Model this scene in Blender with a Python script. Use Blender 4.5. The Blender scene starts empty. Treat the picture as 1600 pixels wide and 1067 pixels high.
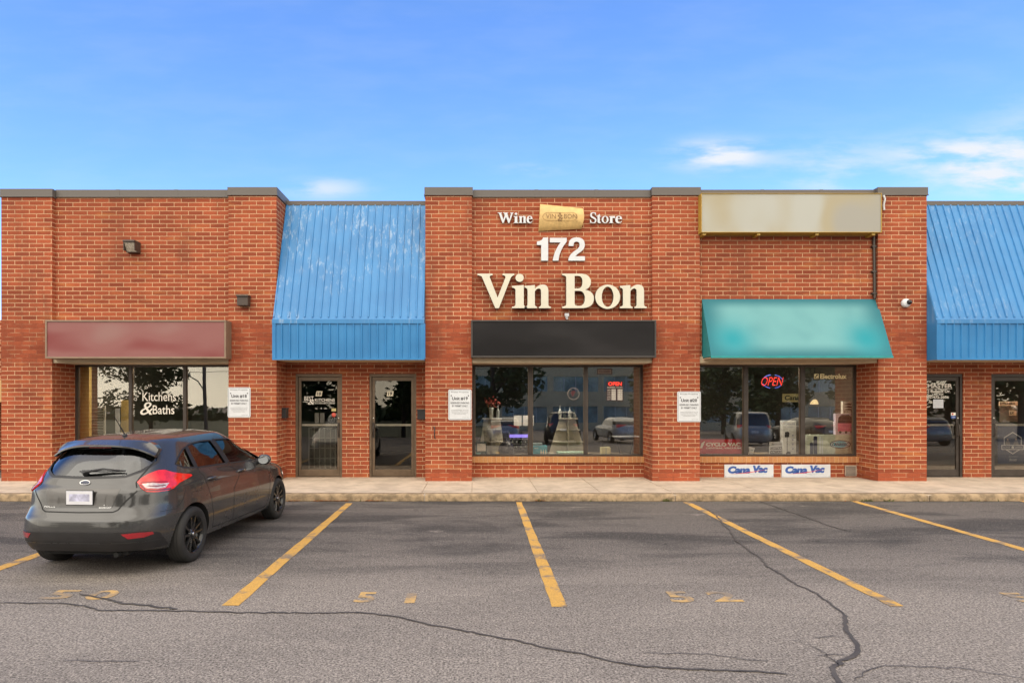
import bpy, bmesh, math, random
from mathutils import Vector, Matrix
from mathutils.geometry import delaunay_2d_cdt
random.seed(7)
R = math.radians
S = bpy.context.scene
COL = S.collection
# ------------------------------------------------------------------ camera
FX, CX, HZ, H = 985.0, 745.0, 625.0, 1.86
cd = bpy.data.cameras.new('camera'); cam = bpy.data.objects.new('camera', cd); COL.objects.link(cam)
cam.location = (0, 0, H); cam.rotation_euler = (R(90), 0, 0)
cd.sensor_width = 36; cd.lens = 36*FX/1600
cd.shift_x = (800-CX)/1600; cd.shift_y = (HZ-533.5)/1600
cd.clip_end = 2000; cd.clip_start = 0.05
S.camera = cam
S.render.resolution_x, S.render.resolution_y = 1024, 682
S.view_settings.view_transform = 'Standard'; S.view_settings.look = 'None'
S.view_settings.exposure = 0.0; S.view_settings.gamma = 1.0
# ------------------------------------------------------------------ light
SUN_EL, SUN_AZ = 50, 200          # azimuth of the sun, degrees clockwise from +Y
w = bpy.data.worlds.new('World'); S.world = w; w.use_nodes = True
nt = w.node_tree; N = nt.nodes; L = nt.links; N.clear()
def nd(tree, typ, **kw):
    n = tree.nodes.new(typ)
    for k, v in kw.items():
        if k.startswith('i_'):
            key = k[2:]
            key = int(key) if key.isdigit() else key.replace('_', ' ')
            n.inputs[key].default_value = v
        else: setattr(n, k, v)
    return n
out = nd(nt, 'ShaderNodeOutputWorld'); bg = nd(nt, 'ShaderNodeBackground'); bg.inputs[1].default_value = 0.12
sky = nd(nt, 'ShaderNodeTexSky', sky_type='NISHITA', sun_disc=False)
sky.sun_elevation = R(SUN_EL); sky.sun_rotation = R(SUN_AZ); sky.air_density = 1.0; sky.dust_density = 0.35; sky.ozone_density = 3.0
hs = nd(nt, 'ShaderNodeHueSaturation'); hs.inputs['Saturation'].default_value = 1.12; hs.inputs['Value'].default_value = 1.9
L.new(sky.outputs[0], hs.inputs['Color'])
tc = nd(nt, 'ShaderNodeTexCoord'); sp = nd(nt, 'ShaderNodeSeparateXYZ'); L.new(tc.outputs['Generated'], sp.inputs[0])
def mth(tree, op, a, b=None, c=None, clamp=False):
    n = tree.nodes.new('ShaderNodeMath'); n.operation = op; n.use_clamp = clamp
    for i, v in enumerate((a, b, c)):
        if v is None: continue
        if isinstance(v, (int, float)): n.inputs[i].default_value = v
        else: tree.links.new(v, n.inputs[i])
    return n.outputs[0]
def mrange(tree, v, a, b, c=0.0, d=1.0, smooth=True):
    n = tree.nodes.new('ShaderNodeMapRange'); n.interpolation_type = 'SMOOTHSTEP' if smooth else 'LINEAR'
    tree.links.new(v, n.inputs[0])
    for i, x in enumerate((a, b, c, d)): n.inputs[i+1].default_value = x
    return n.outputs[0]
def mixc(tree, f, a, b, blend='MIX'):
    n = tree.nodes.new('ShaderNodeMix'); n.data_type = 'RGBA'; n.blend_type = blend; n.clamp_factor = True
    for i, v in ((0, f), (6, a), (7, b)):
        if isinstance(v, (int, float)): n.inputs[i].default_value = v
        elif isinstance(v, (tuple, list)): n.inputs[i].default_value = (*v[:3], 1)
        else: tree.links.new(v, n.inputs[i])
    return n.outputs[2]
X_, Y_, Z_ = sp.outputs
yy = mth(nt, 'MAXIMUM', Y_, 0.02)
ax = mth(nt, 'DIVIDE', X_, yy); az = mth(nt, 'DIVIDE', Z_, yy)
cmb = nd(nt, 'ShaderNodeCombineXYZ'); L.new(mth(nt, 'MULTIPLY', ax, 3.0), cmb.inputs[0]); L.new(mth(nt, 'MULTIPLY', az, 11.0), cmb.inputs[1])
cn = nd(nt, 'ShaderNodeTexNoise', i_Scale=2.2, i_Detail=6.0, i_Roughness=0.55); L.new(cmb.outputs[0], cn.inputs['Vector'])
def blob(cx, cz, rx, rz, a):
    dx = mth(nt, 'DIVIDE', mth(nt, 'SUBTRACT', ax, cx), rx); dz = mth(nt, 'DIVIDE', mth(nt, 'SUBTRACT', az, cz), rz)
    d2 = mth(nt, 'ADD', mth(nt, 'MULTIPLY', dx, dx), mth(nt, 'MULTIPLY', dz, dz))
    return mth(nt, 'MULTIPLY', mth(nt, 'EXPONENT', mth(nt, 'MULTIPLY', d2, -1.0)), a)
bl = None
for b_ in ((0.385, 0.388, 0.070, 0.022, 1.3), (0.55, 0.36, 0.07, 0.045, 0.55), (0.78, 0.385, 0.13, 0.030, 1.2), (0.84, 0.345, 0.10, 0.02, 1.1), (-0.24, 0.335, 0.06, 0.016, 0.7), (0.09, 0.365, 0.05, 0.01, 0.35), (0.93, 0.42, 0.12, 0.05, 0.55)):
    o_ = blob(*b_); bl = o_ if bl is None else mth(nt, 'ADD', bl, o_)
front = mrange(nt, Y_, 0.02, 0.15)
wis = mth(nt, 'MULTIPLY', mth(nt, 'MULTIPLY', bl, mrange(nt, cn.outputs[0], 0.36, 0.62)), front, clamp=True)
veil = mth(nt, 'MULTIPLY', mrange(nt, cn.outputs[0], 0.35, 0.75), 0.06)
# overcast part of the sky, behind the photographer
cn2 = nd(nt, 'ShaderNodeTexNoise', i_Scale=2.5, i_Detail=5.0, i_Roughness=0.5); L.new(tc.outputs['Generated'], cn2.inputs['Vector'])
cover = mth(nt, 'MULTIPLY', mrange(nt, Y_, 0.25, -0.25), 0.92)
warm = mixc(nt, mrange(nt, cn2.outputs[0], 0.3, 0.7), (17.5, 15.6, 12.6), (26.0, 23.8, 20.0))
skyt = mixc(nt, 1.0, hs.outputs[0], (1.08, 1.17, 1.42), 'MULTIPLY')
c1 = mixc(nt, mth(nt, 'MAXIMUM', wis, veil), skyt, (7.2, 7.6, 8.2))
c2 = mixc(nt, cover, c1, warm)
L.new(c2, bg.inputs[0]); L.new(bg.outputs[0], out.inputs[0])
sd = bpy.data.lights.new('sun', 'SUN'); sun = bpy.data.objects.new('sun', sd); COL.objects.link(sun)
sd.energy = 1.15; sd.angle = R(70); sd.color = (1.0, 0.93, 0.82)
sdir = Vector((math.sin(R(SUN_AZ))*math.cos(R(SUN_EL)), math.cos(R(SUN_AZ))*math.cos(R(SUN_EL)), math.sin(R(SUN_EL))))
sun.rotation_euler = (-sdir).to_track_quat('-Z', 'Y').to_euler()
sun.location = (0, -10, 20)
# ------------------------------------------------------------------ photo geometry (read off once, then everything is in metres)
def PX(px, Y): return (px-CX)/FX*Y
def PZ(py, Y): return H-(py-HZ)/FX*Y
WALK = 0.13
F = FX*(H-WALK)/(752-HZ)          # face of the pillars
WU = F+0.10                        # face of the upper walls
WB = F/0.95                        # plane of doors and windows
KERB = FX*H/158
def GND(px, py):
    Y = FX*H/(py-HZ); return PX(px, Y), Y
# ------------------------------------------------------------------ helpers
WL = {}
class MB:
    def __init__(s): s.v = []; s.f = []; s.m = []; s.sm = []
    def add(s, vs, fs, m=0, smooth=False):
        o = len(s.v); s.v += [tuple(v) for v in vs]
        for f in fs: s.f.append(tuple(i+o for i in f)); s.m.append(m); s.sm.append(smooth)
        return s
    def box(s, x0, x1, y0, y1, z0, z1, m=0):
        if x0 > x1: x0, x1 = x1, x0
        if y0 > y1: y0, y1 = y1, y0
        if z0 > z1: z0, z1 = z1, z0
        v = [(x, y, z) for z in (z0, z1) for x, y in ((x0, y0), (x1, y0), (x1, y1), (x0, y1))]
        return s.add(v, [(3, 2, 1, 0), (4, 5, 6, 7), (0, 1, 5, 4), (1, 2, 6, 5), (2, 3, 7, 6), (3, 0, 4, 7)], m)
    def prism(s, poly, y0, y1, m=0):
        """polygon in x,z extruded from y0 (front) to y1"""
        n = len(poly); v = [(x, y0, z) for x, z in poly]+[(x, y1, z) for x, z in poly]
        a = sum(poly[i][0]*poly[(i+1) % n][1]-poly[(i+1) % n][0]*poly[i][1] for i in range(n))
        fr = tuple(range(n)) if a > 0 else tuple(reversed(range(n)))
        fs = [fr, tuple(i+n for i in reversed(fr))]
        for k in range(n):
            i, j = fr[k], fr[(k+1) % n]; fs.append((j, i, i+n, j+n))
        return s.add(v, fs, m)
    def tube(s, pts, r, n=8, m=0, caps=True, smooth=True):
        pts = [Vector(p) for p in pts]; rr = r if isinstance(r, (list, tuple)) else [r]*len(pts)
        vs = []; up = None
        for i, p in enumerate(pts):
            t = (pts[min(i+1, len(pts)-1)]-pts[max(i-1, 0)]).normalized()
            if up is None: up = Vector((0, 0, 1)) if abs(t.z) < 0.9 else Vector((1, 0, 0))
            a = t.cross(up).normalized(); b = a.cross(t).normalized(); up = b
            for k in range(n):
                q = 2*math.pi*k/n; vs.append(p+(a*math.cos(q)+b*math.sin(q))*rr[i])
        fs = [(i*n+k, i*n+(k+1) % n, (i+1)*n+(k+1) % n, (i+1)*n+k) for i in range(len(pts)-1) for k in range(n)]
        s.add(vs, fs, m, smooth)
        if caps:
            o = len(pts)-1
            s.add(vs[:n], [tuple(reversed(range(n)))], m); s.add(vs[o*n:], [tuple(range(n))], m)
        return s
    def lathe(s, prof, n=32, m=0, axis='z', c=(0, 0, 0), smooth=True, a0=0, a1=360):
        vs = []; full = abs(a1-a0) >= 360; nn = n if full else n+1
        for k in range(nn):
            q = R(a0+(a1-a0)*k/n)
            for r, h in prof:
                x, y, z = r*math.cos(q), r*math.sin(q), h
                if axis == 'y': x, y, z = x, z, y
                if axis == 'x': x, y, z = z, x, y
                vs.append((c[0]+x, c[1]+y, c[2]+z))
        P = len(prof)
        fs = [(k*P+i, ((k+1) % nn)*P+i, ((k+1) % nn)*P+i+1, k*P+i+1) for k in range(n) for i in range(P-1)]
        return s.add(vs, fs, m, smooth)
    def mesh(s, name, mats, off=(0, 0, 0), uo=0.0):
        me = bpy.data.meshes.new(name)
        ox, oy, oz = off
        me.from_pydata([(x-ox, y-oy, z-oz) for x, y, z in s.v], [], s.f)
        for p, m, sm in zip(me.polygons, s.m, s.sm): p.material_index = m; p.use_smooth = sm
        for m in (mats if isinstance(mats, (list, tuple)) else [mats]): me.materials.append(m)
        me.validate()
        uv = me.uv_layers.new(name='uv').data
        for p in me.polygons:
            n = p.normal
            for li in p.loop_indices:
                x, y, z = me.vertices[me.loops[li].vertex_index].co; x += ox; y += oy; z += oz
                if abs(n.z) > 0.8: uv[li].uv = (x-uo, y)
                elif abs(n.x) > abs(n.y): uv[li].uv = (y+0.1, z-0.135)
                else: uv[li].uv = (x-uo, z-0.135)
        return me
    def build(s, name, mats, parent=None, bevel=0, uo=0.0, loc=None, local=False):
        if loc is None: loc = (0, 0, 0)
        base = Vector((0, 0, 0)) if parent is None else WL.get(parent.name, Vector((0, 0, 0)))
        off = Vector(loc) if parent is None else (Vector((0, 0, 0)) if local else base)
        o = bpy.data.objects.new(name, s.mesh(name, mats, off, uo)); COL.objects.link(o)
        if parent is None: o.location = loc; WL[o.name] = Vector(loc)
        else: o.parent = parent; WL[o.name] = base
        if bevel:
            b = o.modifiers.new('bevel', 'BEVEL'); b.width = bevel; b.segments = 2; b.limit_method = 'ANGLE'; b.angle_limit = R(40)
        return o
def tag(o, label=None, cat=None, group=None, kind=None):
    if label: o['label'] = label
    if cat: o['category'] = cat
    if group: o['group'] = group
    if kind: o['kind'] = kind
    return o
def empty(name, loc, rz=0.0):
    o = bpy.data.objects.new(name, None); COL.objects.link(o); o.location = loc; o.rotation_euler = (0, 0, rz)
    o.empty_display_size = 0.3; WL[o.name] = Vector(loc); return o
def kids(o): return [c for c in bpy.data.objects if c.parent is o]
def copy_tree(o, parent=None):
    c = o.copy(); COL.objects.link(c); c.parent = parent
    WL[c.name] = Vector(WL.get(o.name, (0, 0, 0)))
    for ch in kids(o): copy_tree(ch, c)
    return c
# ------------------------------------------------------------------ materials
MATS = {}
def M(name, col, rough=0.6, metal=0.0, var=0.10, vs=6.0, bump=0.0, bs=80.0, coat=0.0, spec=0.5, em=None, es=1.0):
    if name in MATS: return MATS[name]
    m = bpy.data.materials.new(name); m.use_nodes = True; t = m.node_tree; b = t.nodes['Principled BSDF']
    g = nd(t, 'ShaderNodeTexCoord')
    n = nd(t, 'ShaderNodeTexNoise', i_Scale=vs, i_Detail=5.0, i_Roughness=0.6); t.links.new(g.outputs['Object'], n.inputs['Vector'])
    v = mrange(t, n.outputs[0], 0.3, 0.7, 1-var, 1+var)
    cc = nd(t, 'ShaderNodeCombineXYZ')
    for i in range(3): t.links.new(v, cc.inputs[i])
    t.links.new(mixc(t, 1.0, col, cc.outputs[0], 'MULTIPLY'), b.inputs['Base Color'])
    t.links.new(mrange(t, n.outputs[0], 0.3, 0.7, max(rough-0.06, 0.0), min(rough+0.08, 1.0)), b.inputs['Roughness'])
    b.inputs['Metallic'].default_value = metal; b.inputs['Coat Weight'].default_value = coat; b.inputs['Coat Roughness'].default_value = 0.03
    b.inputs['Specular IOR Level'].default_value = spec
    if bump:
        n2 = nd(t, 'ShaderNodeTexNoise', i_Scale=bs, i_Detail=3.0); t.links.new(g.outputs['Object'], n2.inputs['Vector'])
        bp = nd(t, 'ShaderNodeBump', i_Strength=bump, i_Distance=0.01); t.links.new(n2.outputs[0], bp.inputs['Height']); t.links.new(bp.outputs[0], b.inputs['Normal'])
    if em: b.inputs['Emission Color'].default_value = (*em, 1); b.inputs['Emission Strength'].default_value = es
    MATS[name] = m; return m
def brick_mat(name, bands=False, c1=(0.345, 0.082, 0.036), c2=(0.210, 0.046, 0.022), mort=(0.56, 0.35, 0.205), bw=0.31, rh=0.0903):
    m = bpy.data.materials.new(name); m.use_nodes = True; t = m.node_tree; b = t.nodes['Principled BSDF']
    uv = nd(t, 'ShaderNodeUVMap', uv_map='uv'); geo = nd(t, 'ShaderNodeNewGeometry')
    br = nd(t, 'ShaderNodeTexBrick', i_Scale=1.0, i_Mortar_Size=0.0075, i_Mortar_Smooth=0.35, i_Bias=-0.1, i_Brick_Width=bw, i_Row_Height=rh)
    br.offset = 0.5
    nw = nd(t, 'ShaderNodeTexNoise', i_Scale=9.0, i_Detail=2.0); t.links.new(uv.outputs[0], nw.inputs['Vector'])
    vm = nd(t, 'ShaderNodeVectorMath', operation='SCALE'); vm.inputs['Scale'].default_value = 0.006; t.links.new(nw.outputs['Color'], vm.inputs[0])
    va = nd(t, 'ShaderNodeVectorMath', operation='ADD'); t.links.new(uv.outputs[0], va.inputs[0]); t.links.new(vm.outputs[0], va.inputs[1])
    t.links.new(va.outputs[0], br.inputs['Vector'])
    br.inputs['Color1'].default_value = (*c1, 1); br.inputs['Color2'].default_value = (*c2, 1); br.inputs['Mortar'].default_value = (*mort, 1)
    # warm ochre runs along courses, then fine grain and broad weathering
    mp = nd(t, 'ShaderNodeMapping'); mp.inputs['Scale'].default_value = (0.8, 0.8, 6.0); t.links.new(geo.outputs['Position'], mp.inputs[0])
    n1 = nd(t, 'ShaderNodeTexNoise', i_Scale=1.3, i_Detail=3.0); t.links.new(mp.outputs[0], n1.inputs['Vector'])
    inv = mth(t, 'SUBTRACT', 1.0, br.outputs['Fac'])
    och = mth(t, 'MULTIPLY', mrange(t, n1.outputs[0], 0.56, 0.74), mth(t, 'MULTIPLY', inv, 0.55))
    c = mixc(t, och, br.outputs['Color'], (0.46, 0.165, 0.05))
    n2 = nd(t, 'ShaderNodeTexNoise', i_Scale=70.0, i_Detail=4.0, i_Roughness=0.7); t.links.new(geo.outputs['Position'], n2.inputs['Vector'])
    n3 = nd(t, 'ShaderNodeTexNoise', i_Scale=0.55, i_Detail=5.0, i_Roughness=0.65); t.links.new(geo.outputs['Position'], n3.inputs['Vector'])
    g = mth(t, 'MULTIPLY', mrange(t, n2.outputs[0], 0.25, 0.75, 0.78, 1.2), mrange(t, n3.outputs[0], 0.3, 0.7, 0.86, 1.12))
    cc = nd(t, 'ShaderNodeCombineXYZ')
    for i in range(3): t.links.new(g, cc.inputs[i])
    c = mixc(t, 1.0, c, cc.outputs[0], 'MULTIPLY')
    fac = br.outputs['Fac']
    if bands:   # courses whose joints were tinted red
        z = nd(t, 'ShaderNodeSeparateXYZ'); t.links.new(geo.outputs['Position'], z.inputs[0]); zz = z.outputs[2]
        up = mth(t, 'MULTIPLY', mth(t, 'GREATER_THAN', zz, 2.66), mth(t, 'LESS_THAN', zz, 3.50))
        lo = mth(t, 'LESS_THAN', zz, 0.345)
        n4 = nd(t, 'ShaderNodeTexNoise', i_Scale=4.5, i_Detail=1.0); t.links.new(geo.outputs['Position'], n4.inputs['Vector'])
        bm_ = mth(t, 'MULTIPLY', mth(t, 'MAXIMUM', up, lo), mrange(t, n4.outputs[0], 0.42, 0.62, 0.95, 0.45))
        bm_ = mth(t, 'MULTIPLY', bm_, fac)
        c = mixc(t, bm_, c, (0.24, 0.050, 0.024))
    # old grime and paint scuffs
    n5 = nd(t, 'ShaderNodeTexNoise', i_Scale=3.0, i_Detail=8.0, i_Roughness=0.75); t.links.new(geo.outputs['Position'], n5.inputs['Vector'])
    c = mixc(t, mth(t, 'MULTIPLY', mrange(t, n5.outputs[0], 0.66, 0.74), 0.35), c, (0.62, 0.42, 0.32))
    mp2 = nd(t, 'ShaderNodeMapping'); mp2.inputs['Scale'].default_value = (1.6, 1.6, 0.35); t.links.new(geo.outputs['Position'], mp2.inputs[0])
    n6 = nd(t, 'ShaderNodeTexNoise', i_Scale=1.0, i_Detail=7.0, i_Roughness=0.68); t.links.new(mp2.outputs[0], n6.inputs['Vector'])
    c = mixc(t, mth(t, 'MULTIPLY', mrange(t, n6.outputs[0], 0.50, 0.72), 0.42), c, (0.13, 0.045, 0.026))
    t.links.new(c, b.inputs['Base Color'])
    b.inputs['Roughness'].default_value = 0.88; b.inputs['Specular IOR Level'].default_value = 0.25
    h = mth(t, 'ADD', mth(t, 'MULTIPLY', inv, 1.0), mth(t, 'MULTIPLY', n2.outputs[0], 0.25))
    bp = nd(t, 'ShaderNodeBump', i_Strength=0.6, i_Distance=0.006); t.links.new(h, bp.inputs['Height']); t.links.new(bp.outputs[0], b.inputs['Normal'])
    MATS[name] = m; return m
def glass_mat(name, refl=0.25, tint=(0.55, 0.52, 0.46), rcol=(1, 0.97, 0.9), rough=0.0, fres=True):
    m = bpy.data.materials.new(name); m.use_nodes = True; t = m.node_tree; t.nodes.clear()
    o = nd(t, 'ShaderNodeOutputMaterial'); g = nd(t, 'ShaderNodeBsdfGlossy'); g.inputs['Roughness'].default_value = rough; g.inputs['Color'].default_value = (*rcol, 1)
    tr = nd(t, 'ShaderNodeBsdfTransparent'); tr.inputs['Color'].default_value = (*tint, 1)
    mx = nd(t, 'ShaderNodeMixShader'); lw = nd(t, 'ShaderNodeFresnel', i_IOR=1.5)
    geo = nd(t, 'ShaderNodeNewGeometry')
    n = nd(t, 'ShaderNodeTexNoise', i_Scale=0.9, i_Detail=1.0); t.links.new(geo.outputs['Position'], n.inputs['Vector'])
    bp = nd(t, 'ShaderNodeBump', i_Strength=0.05, i_Distance=0.02); t.links.new(n.outputs[0], bp.inputs['Height']); t.links.new(bp.outputs[0], g.inputs['Normal'])
    t.links.new(mth(t, 'ADD', lw.outputs[0], refl, clamp=True), mx.inputs[0])
    t.links.new(tr.outputs[0], mx.inputs[1]); t.links.new(g.outputs[0], mx.inputs[2]); t.links.new(mx.outputs[0], o.inputs[0])
    MATS[name] = m; return m
def ground_mat():
    m = bpy.data.materials.new('asphalt'); m.use_nodes = True; t = m.node_tree; b = t.nodes['Principled BSDF']
    geo = nd(t, 'ShaderNodeNewGeometry'); P = geo.outputs['Position']
    def noise(scale, det=3.0, ro=0.6, vec=None, dist=0.0):
        n = nd(t, 'ShaderNodeTexNoise', i_Scale=scale, i_Detail=det, i_Roughness=ro, i_Distortion=dist); t.links.new(vec or P, n.inputs['Vector']); return n.outputs[0]
    fine = noise(58, 4, 0.75); mid = noise(14, 4, 0.65)
    mp = nd(t, 'ShaderNodeMapping'); mp.inputs['Scale'].default_value = (0.45, 1.5, 1); t.links.new(P, mp.inputs[0])
    patch = noise(0.9, 6, 0.62, mp.outputs[0], 0.4)
    vor = nd(t, 'ShaderNodeTexVoronoi', i_Scale=60.0); t.links.new(P, vor.inputs['Vector'])
    sx = nd(t, 'ShaderNodeSeparateXYZ'); t.links.new(P, sx.inputs[0])
    stall = mrange(t, sx.outputs[1], 5.6, 8.6)          # old sealer in the stalls is darker than the lane
    base = mixc(t, stall, (0.205, 0.178, 0.156), (0.112, 0.098, 0.089))
    dk = mth(t, 'MULTIPLY', mrange(t, patch, 0.42, 0.62), mth(t, 'ADD', mth(t, 'MULTIPLY', stall, 0.62), 0.16))
    c = mixc(t, dk, base, (0.040, 0.037, 0.036))
    st = mrange(t, noise(1.7, 8, 0.7, mp.outputs[0], 1.0), 0.62, 0.70)
    c = mixc(t, mth(t, 'MULTIPLY', st, 0.35), c, (0.33, 0.28, 0.25))
    n7 = noise(2.3, 5, 0.6, P, 0.3); c = mixc(t, mth(t, 'MULTIPLY', mrange(t, n7, 0.64, 0.72), mth(t, 'ADD', mth(t, 'MULTIPLY', stall, 0.5), 0.15)), c, (0.028, 0.026, 0.026))
    g = mth(t, 'MULTIPLY', mrange(t, fine, 0.32, 0.68, 0.26, 1.95), mrange(t, mid, 0.3, 0.7, 0.86, 1.14))
    cc = nd(t, 'ShaderNodeCombineXYZ')
    for i in range(3): t.links.new(g, cc.inputs[i])
    c = mixc(t, 1.0, c, cc.outputs[0], 'MULTIPLY')
    stone = mth(t, 'MULTIPLY', mrange(t, vor.outputs['Distance'], 0.28, 0.18), mrange(t, noise(31, 1), 0.55, 0.62))
    c = mixc(t, mth(t, 'MULTIPLY', stone, 0.7), c, (0.58, 0.51, 0.43))
    t.links.new(c, b.inputs['Base Color']); b.inputs['Roughness'].default_value = 0.9; b.inputs['Specular IOR Level'].default_value = 0.25
    bp = nd(t, 'ShaderNodeBump', i_Strength=0.45, i_Distance=0.006)
    t.links.new(mth(t, 'ADD', fine, mth(t, 'MULTIPLY', mid, 0.8)), bp.inputs['Height']); t.links.new(bp.outputs[0], b.inputs['Normal'])
    return m
def worn_paint(name, col, lo=0.50, hi=0.60, under=(0.16, 0.14, 0.125), amount=0.85):
    m = bpy.data.materials.new(name); m.use_nodes = True; t = m.node_tree; b = t.nodes['Principled BSDF']
    geo = nd(t, 'ShaderNodeNewGeometry'); P = geo.outputs['Position']
    n = nd(t, 'ShaderNodeTexNoise', i_Scale=2.6, i_Detail=9.0, i_Roughness=0.72); t.links.new(P, n.inputs['Vector'])
    f = nd(t, 'ShaderNodeTexNoise', i_Scale=75.0, i_Detail=3.0); t.links.new(P, f.inputs['Vector'])
    k = mth(t, 'MULTIPLY', mrange(t, mth(t, 'ADD', n.outputs[0], mth(t, 'MULTIPLY', f.outputs[0], 0.12)), lo+0.06, hi+0.06), amount)
    c = mixc(t, k, col, under)
    g = mrange(t, f.outputs[0], 0.3, 0.7, 0.82, 1.12); cc = nd(t, 'ShaderNodeCombineXYZ')
    for i in range(3): t.links.new(g, cc.inputs[i])
    t.links.new(mixc(t, 1.0, c, cc.outputs[0], 'MULTIPLY'), b.inputs['Base Color']); b.inputs['Roughness'].default_value = 0.8
    bp = nd(t, 'ShaderNodeBump', i_Strength=0.4, i_Distance=0.004); t.links.new(f.outputs[0], bp.inputs['Height']); t.links.new(bp.outputs[0], b.inputs['Normal'])
    return m
def blue_metal():
    m = bpy.data.materials.new('blue_painted_metal'); m.use_nodes = True; t = m.node_tree; b = t.nodes['Principled BSDF']
    geo = nd(t, 'ShaderNodeNewGeometry'); P = geo.outputs['Position']
    mp = nd(t, 'ShaderNodeMapping'); mp.inputs['Scale'].default_value = (14, 14, 1.1); t.links.new(P, mp.inputs[0])
    n = nd(t, 'ShaderNodeTexNoise', i_Scale=1.0, i_Detail=9.0, i_Roughness=0.72); t.links.new(mp.outputs[0], n.inputs['Vector'])
    n2 = nd(t, 'ShaderNodeTexNoise', i_Scale=0.9, i_Detail=3.0); t.links.new(P, n2.inputs['Vector'])
    sx = nd(t, 'ShaderNodeSeparateXYZ'); t.links.new(P, sx.inputs[0])
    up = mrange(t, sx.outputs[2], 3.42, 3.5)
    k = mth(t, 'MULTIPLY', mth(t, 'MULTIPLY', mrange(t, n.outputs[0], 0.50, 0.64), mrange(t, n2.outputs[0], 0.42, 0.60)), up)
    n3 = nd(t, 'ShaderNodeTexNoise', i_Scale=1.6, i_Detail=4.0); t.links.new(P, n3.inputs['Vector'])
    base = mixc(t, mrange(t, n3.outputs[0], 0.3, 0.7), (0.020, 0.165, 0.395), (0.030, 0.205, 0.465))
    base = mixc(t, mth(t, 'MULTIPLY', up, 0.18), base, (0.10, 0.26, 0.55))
    k = mth(t, 'MULTIPLY', k, mrange(t, sx.outputs[0], 5.0, 9.0, 1.0, 0.4))
    c = mixc(t, mth(t, 'MULTIPLY', k, 0.5), base, (0.42, 0.52, 0.62))
    t.links.new(c, b.inputs['Base Color']); b.inputs['Roughness'].default_value = 0.42; b.inputs['Specular IOR Level'].default_value = 0.45
    bp = nd(t, 'ShaderNodeBump', i_Strength=0.15, i_Distance=0.02); t.links.new(n3.outputs[0], bp.inputs['Height']); t.links.new(bp.outputs[0], b.inputs['Normal'])
    return m
BRICK = brick_mat('brick'); BRICKP = brick_mat('brick_pillar', True)
SILLB = brick_mat('sill_brick', False, (0.50, 0.25, 0.10), (0.40, 0.17, 0.075), (0.50, 0.30, 0.16), bw=0.098, rh=0.5)
FLASH = M('flashing', (0.105, 0.092, 0.083), 0.5, 0.0, 0.06, 2.0)
BRONZE = M('bronze_frame', (0.150, 0.106, 0.070), 0.38, 0.5, 0.12)
DARKFR = M('dark_frame', (0.062, 0.050, 0.042), 0.4, 0.3, 0.12)
BLUE = blue_metal()
BEIGE = M('soffit_beige', (0.46, 0.36, 0.24), 0.7, 0, 0.07, 3)
CONC = M('concrete', (0.48, 0.39, 0.305), 0.9, 0, 0.16, 3.2, 0.5, 90)
KERBM = M('kerb_concrete', (0.30, 0.215, 0.13), 0.92, 0, 0.42, 7.0, 0.9, 60)
WHITE = M('white_paint', (0.60, 0.615, 0.64), 0.5, 0, 0.05)
BLACK = M('black_paint', (0.022, 0.021, 0.022), 0.45, 0, 0.15)
BLACKTXT = M('black_print', (0.04, 0.038, 0.04), 0.6)
REDTXT = M('red_print', (0.45, 0.03, 0.025), 0.6)
CREAM = M('cream_enamel', (0.61, 0.58, 0.47), 0.45, 0, 0.04, 3)
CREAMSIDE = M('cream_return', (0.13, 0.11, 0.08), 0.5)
ASPH = ground_mat()
GL = glass_mat('shop_glass', 0.10, (0.94, 0.92, 0.88))
DGL = glass_mat('door_glass', 0.02, (0.92, 0.9, 0.86))
# ------------------------------------------------------------------ lettering
def glyph_font(s):
    """text as flat outline mesh via a font curve; returns verts(x,z), faces"""
    cu = bpy.data.curves.new('t', 'FONT'); cu.body = s; cu.resolution_u = 3
    return cu
def curve_mesh(cu):
    o = bpy.data.objects.new('t', cu); COL.objects.link(o); dg = bpy.context.evaluated_depsgraph_get()
    me = bpy.data.meshes.new_from_object(o.evaluated_get(dg)); v = [tuple(p.co) for p in me.vertices]; f = [tuple(p.vertices) for p in me.polygons]
    bpy.data.objects.remove(o); bpy.data.curves.remove(cu); bpy.data.meshes.remove(me)
    return v, f
TC = {}
def text_geo(s, bold=0.0, ext=0.0, shear=0.0):
    k = (s, bold, ext, shear)
    if k not in TC:
        cu = glyph_font(s); cu.offset = bold; cu.extrude = ext; cu.shear = shear; TC[k] = curve_mesh(cu)
    return TC[k]
def put_text(mb, s, x0, x1, z0, z1, y, m=0, bold=0.0, shear=0.0, th=0.002):
    """fit text into x0..x1, z0..z1 on a plane facing -Y at y"""
    v, f = text_geo(s, bold, 0.0, shear)
    if not v: return
    ax0, ax1 = min(p[0] for p in v), max(p[0] for p in v); az0, az1 = min(p[1] for p in v), max(p[1] for p in v)
    sx = (x1-x0)/(ax1-ax0); sz = (z1-z0)/max(az1-az0, 1e-6)
    mb.add([(x0+(p[0]-ax0)*sx, y, z0+(p[1]-az0)*sz) for p in v], f, m)
def put_text_px(mb, s, a, b, t_, bt, Y, m=0, **k): put_text(mb, s, PX(a, Y), PX(b, Y), PZ(bt, Y), PZ(t_, Y), Y, m, **k)
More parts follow.
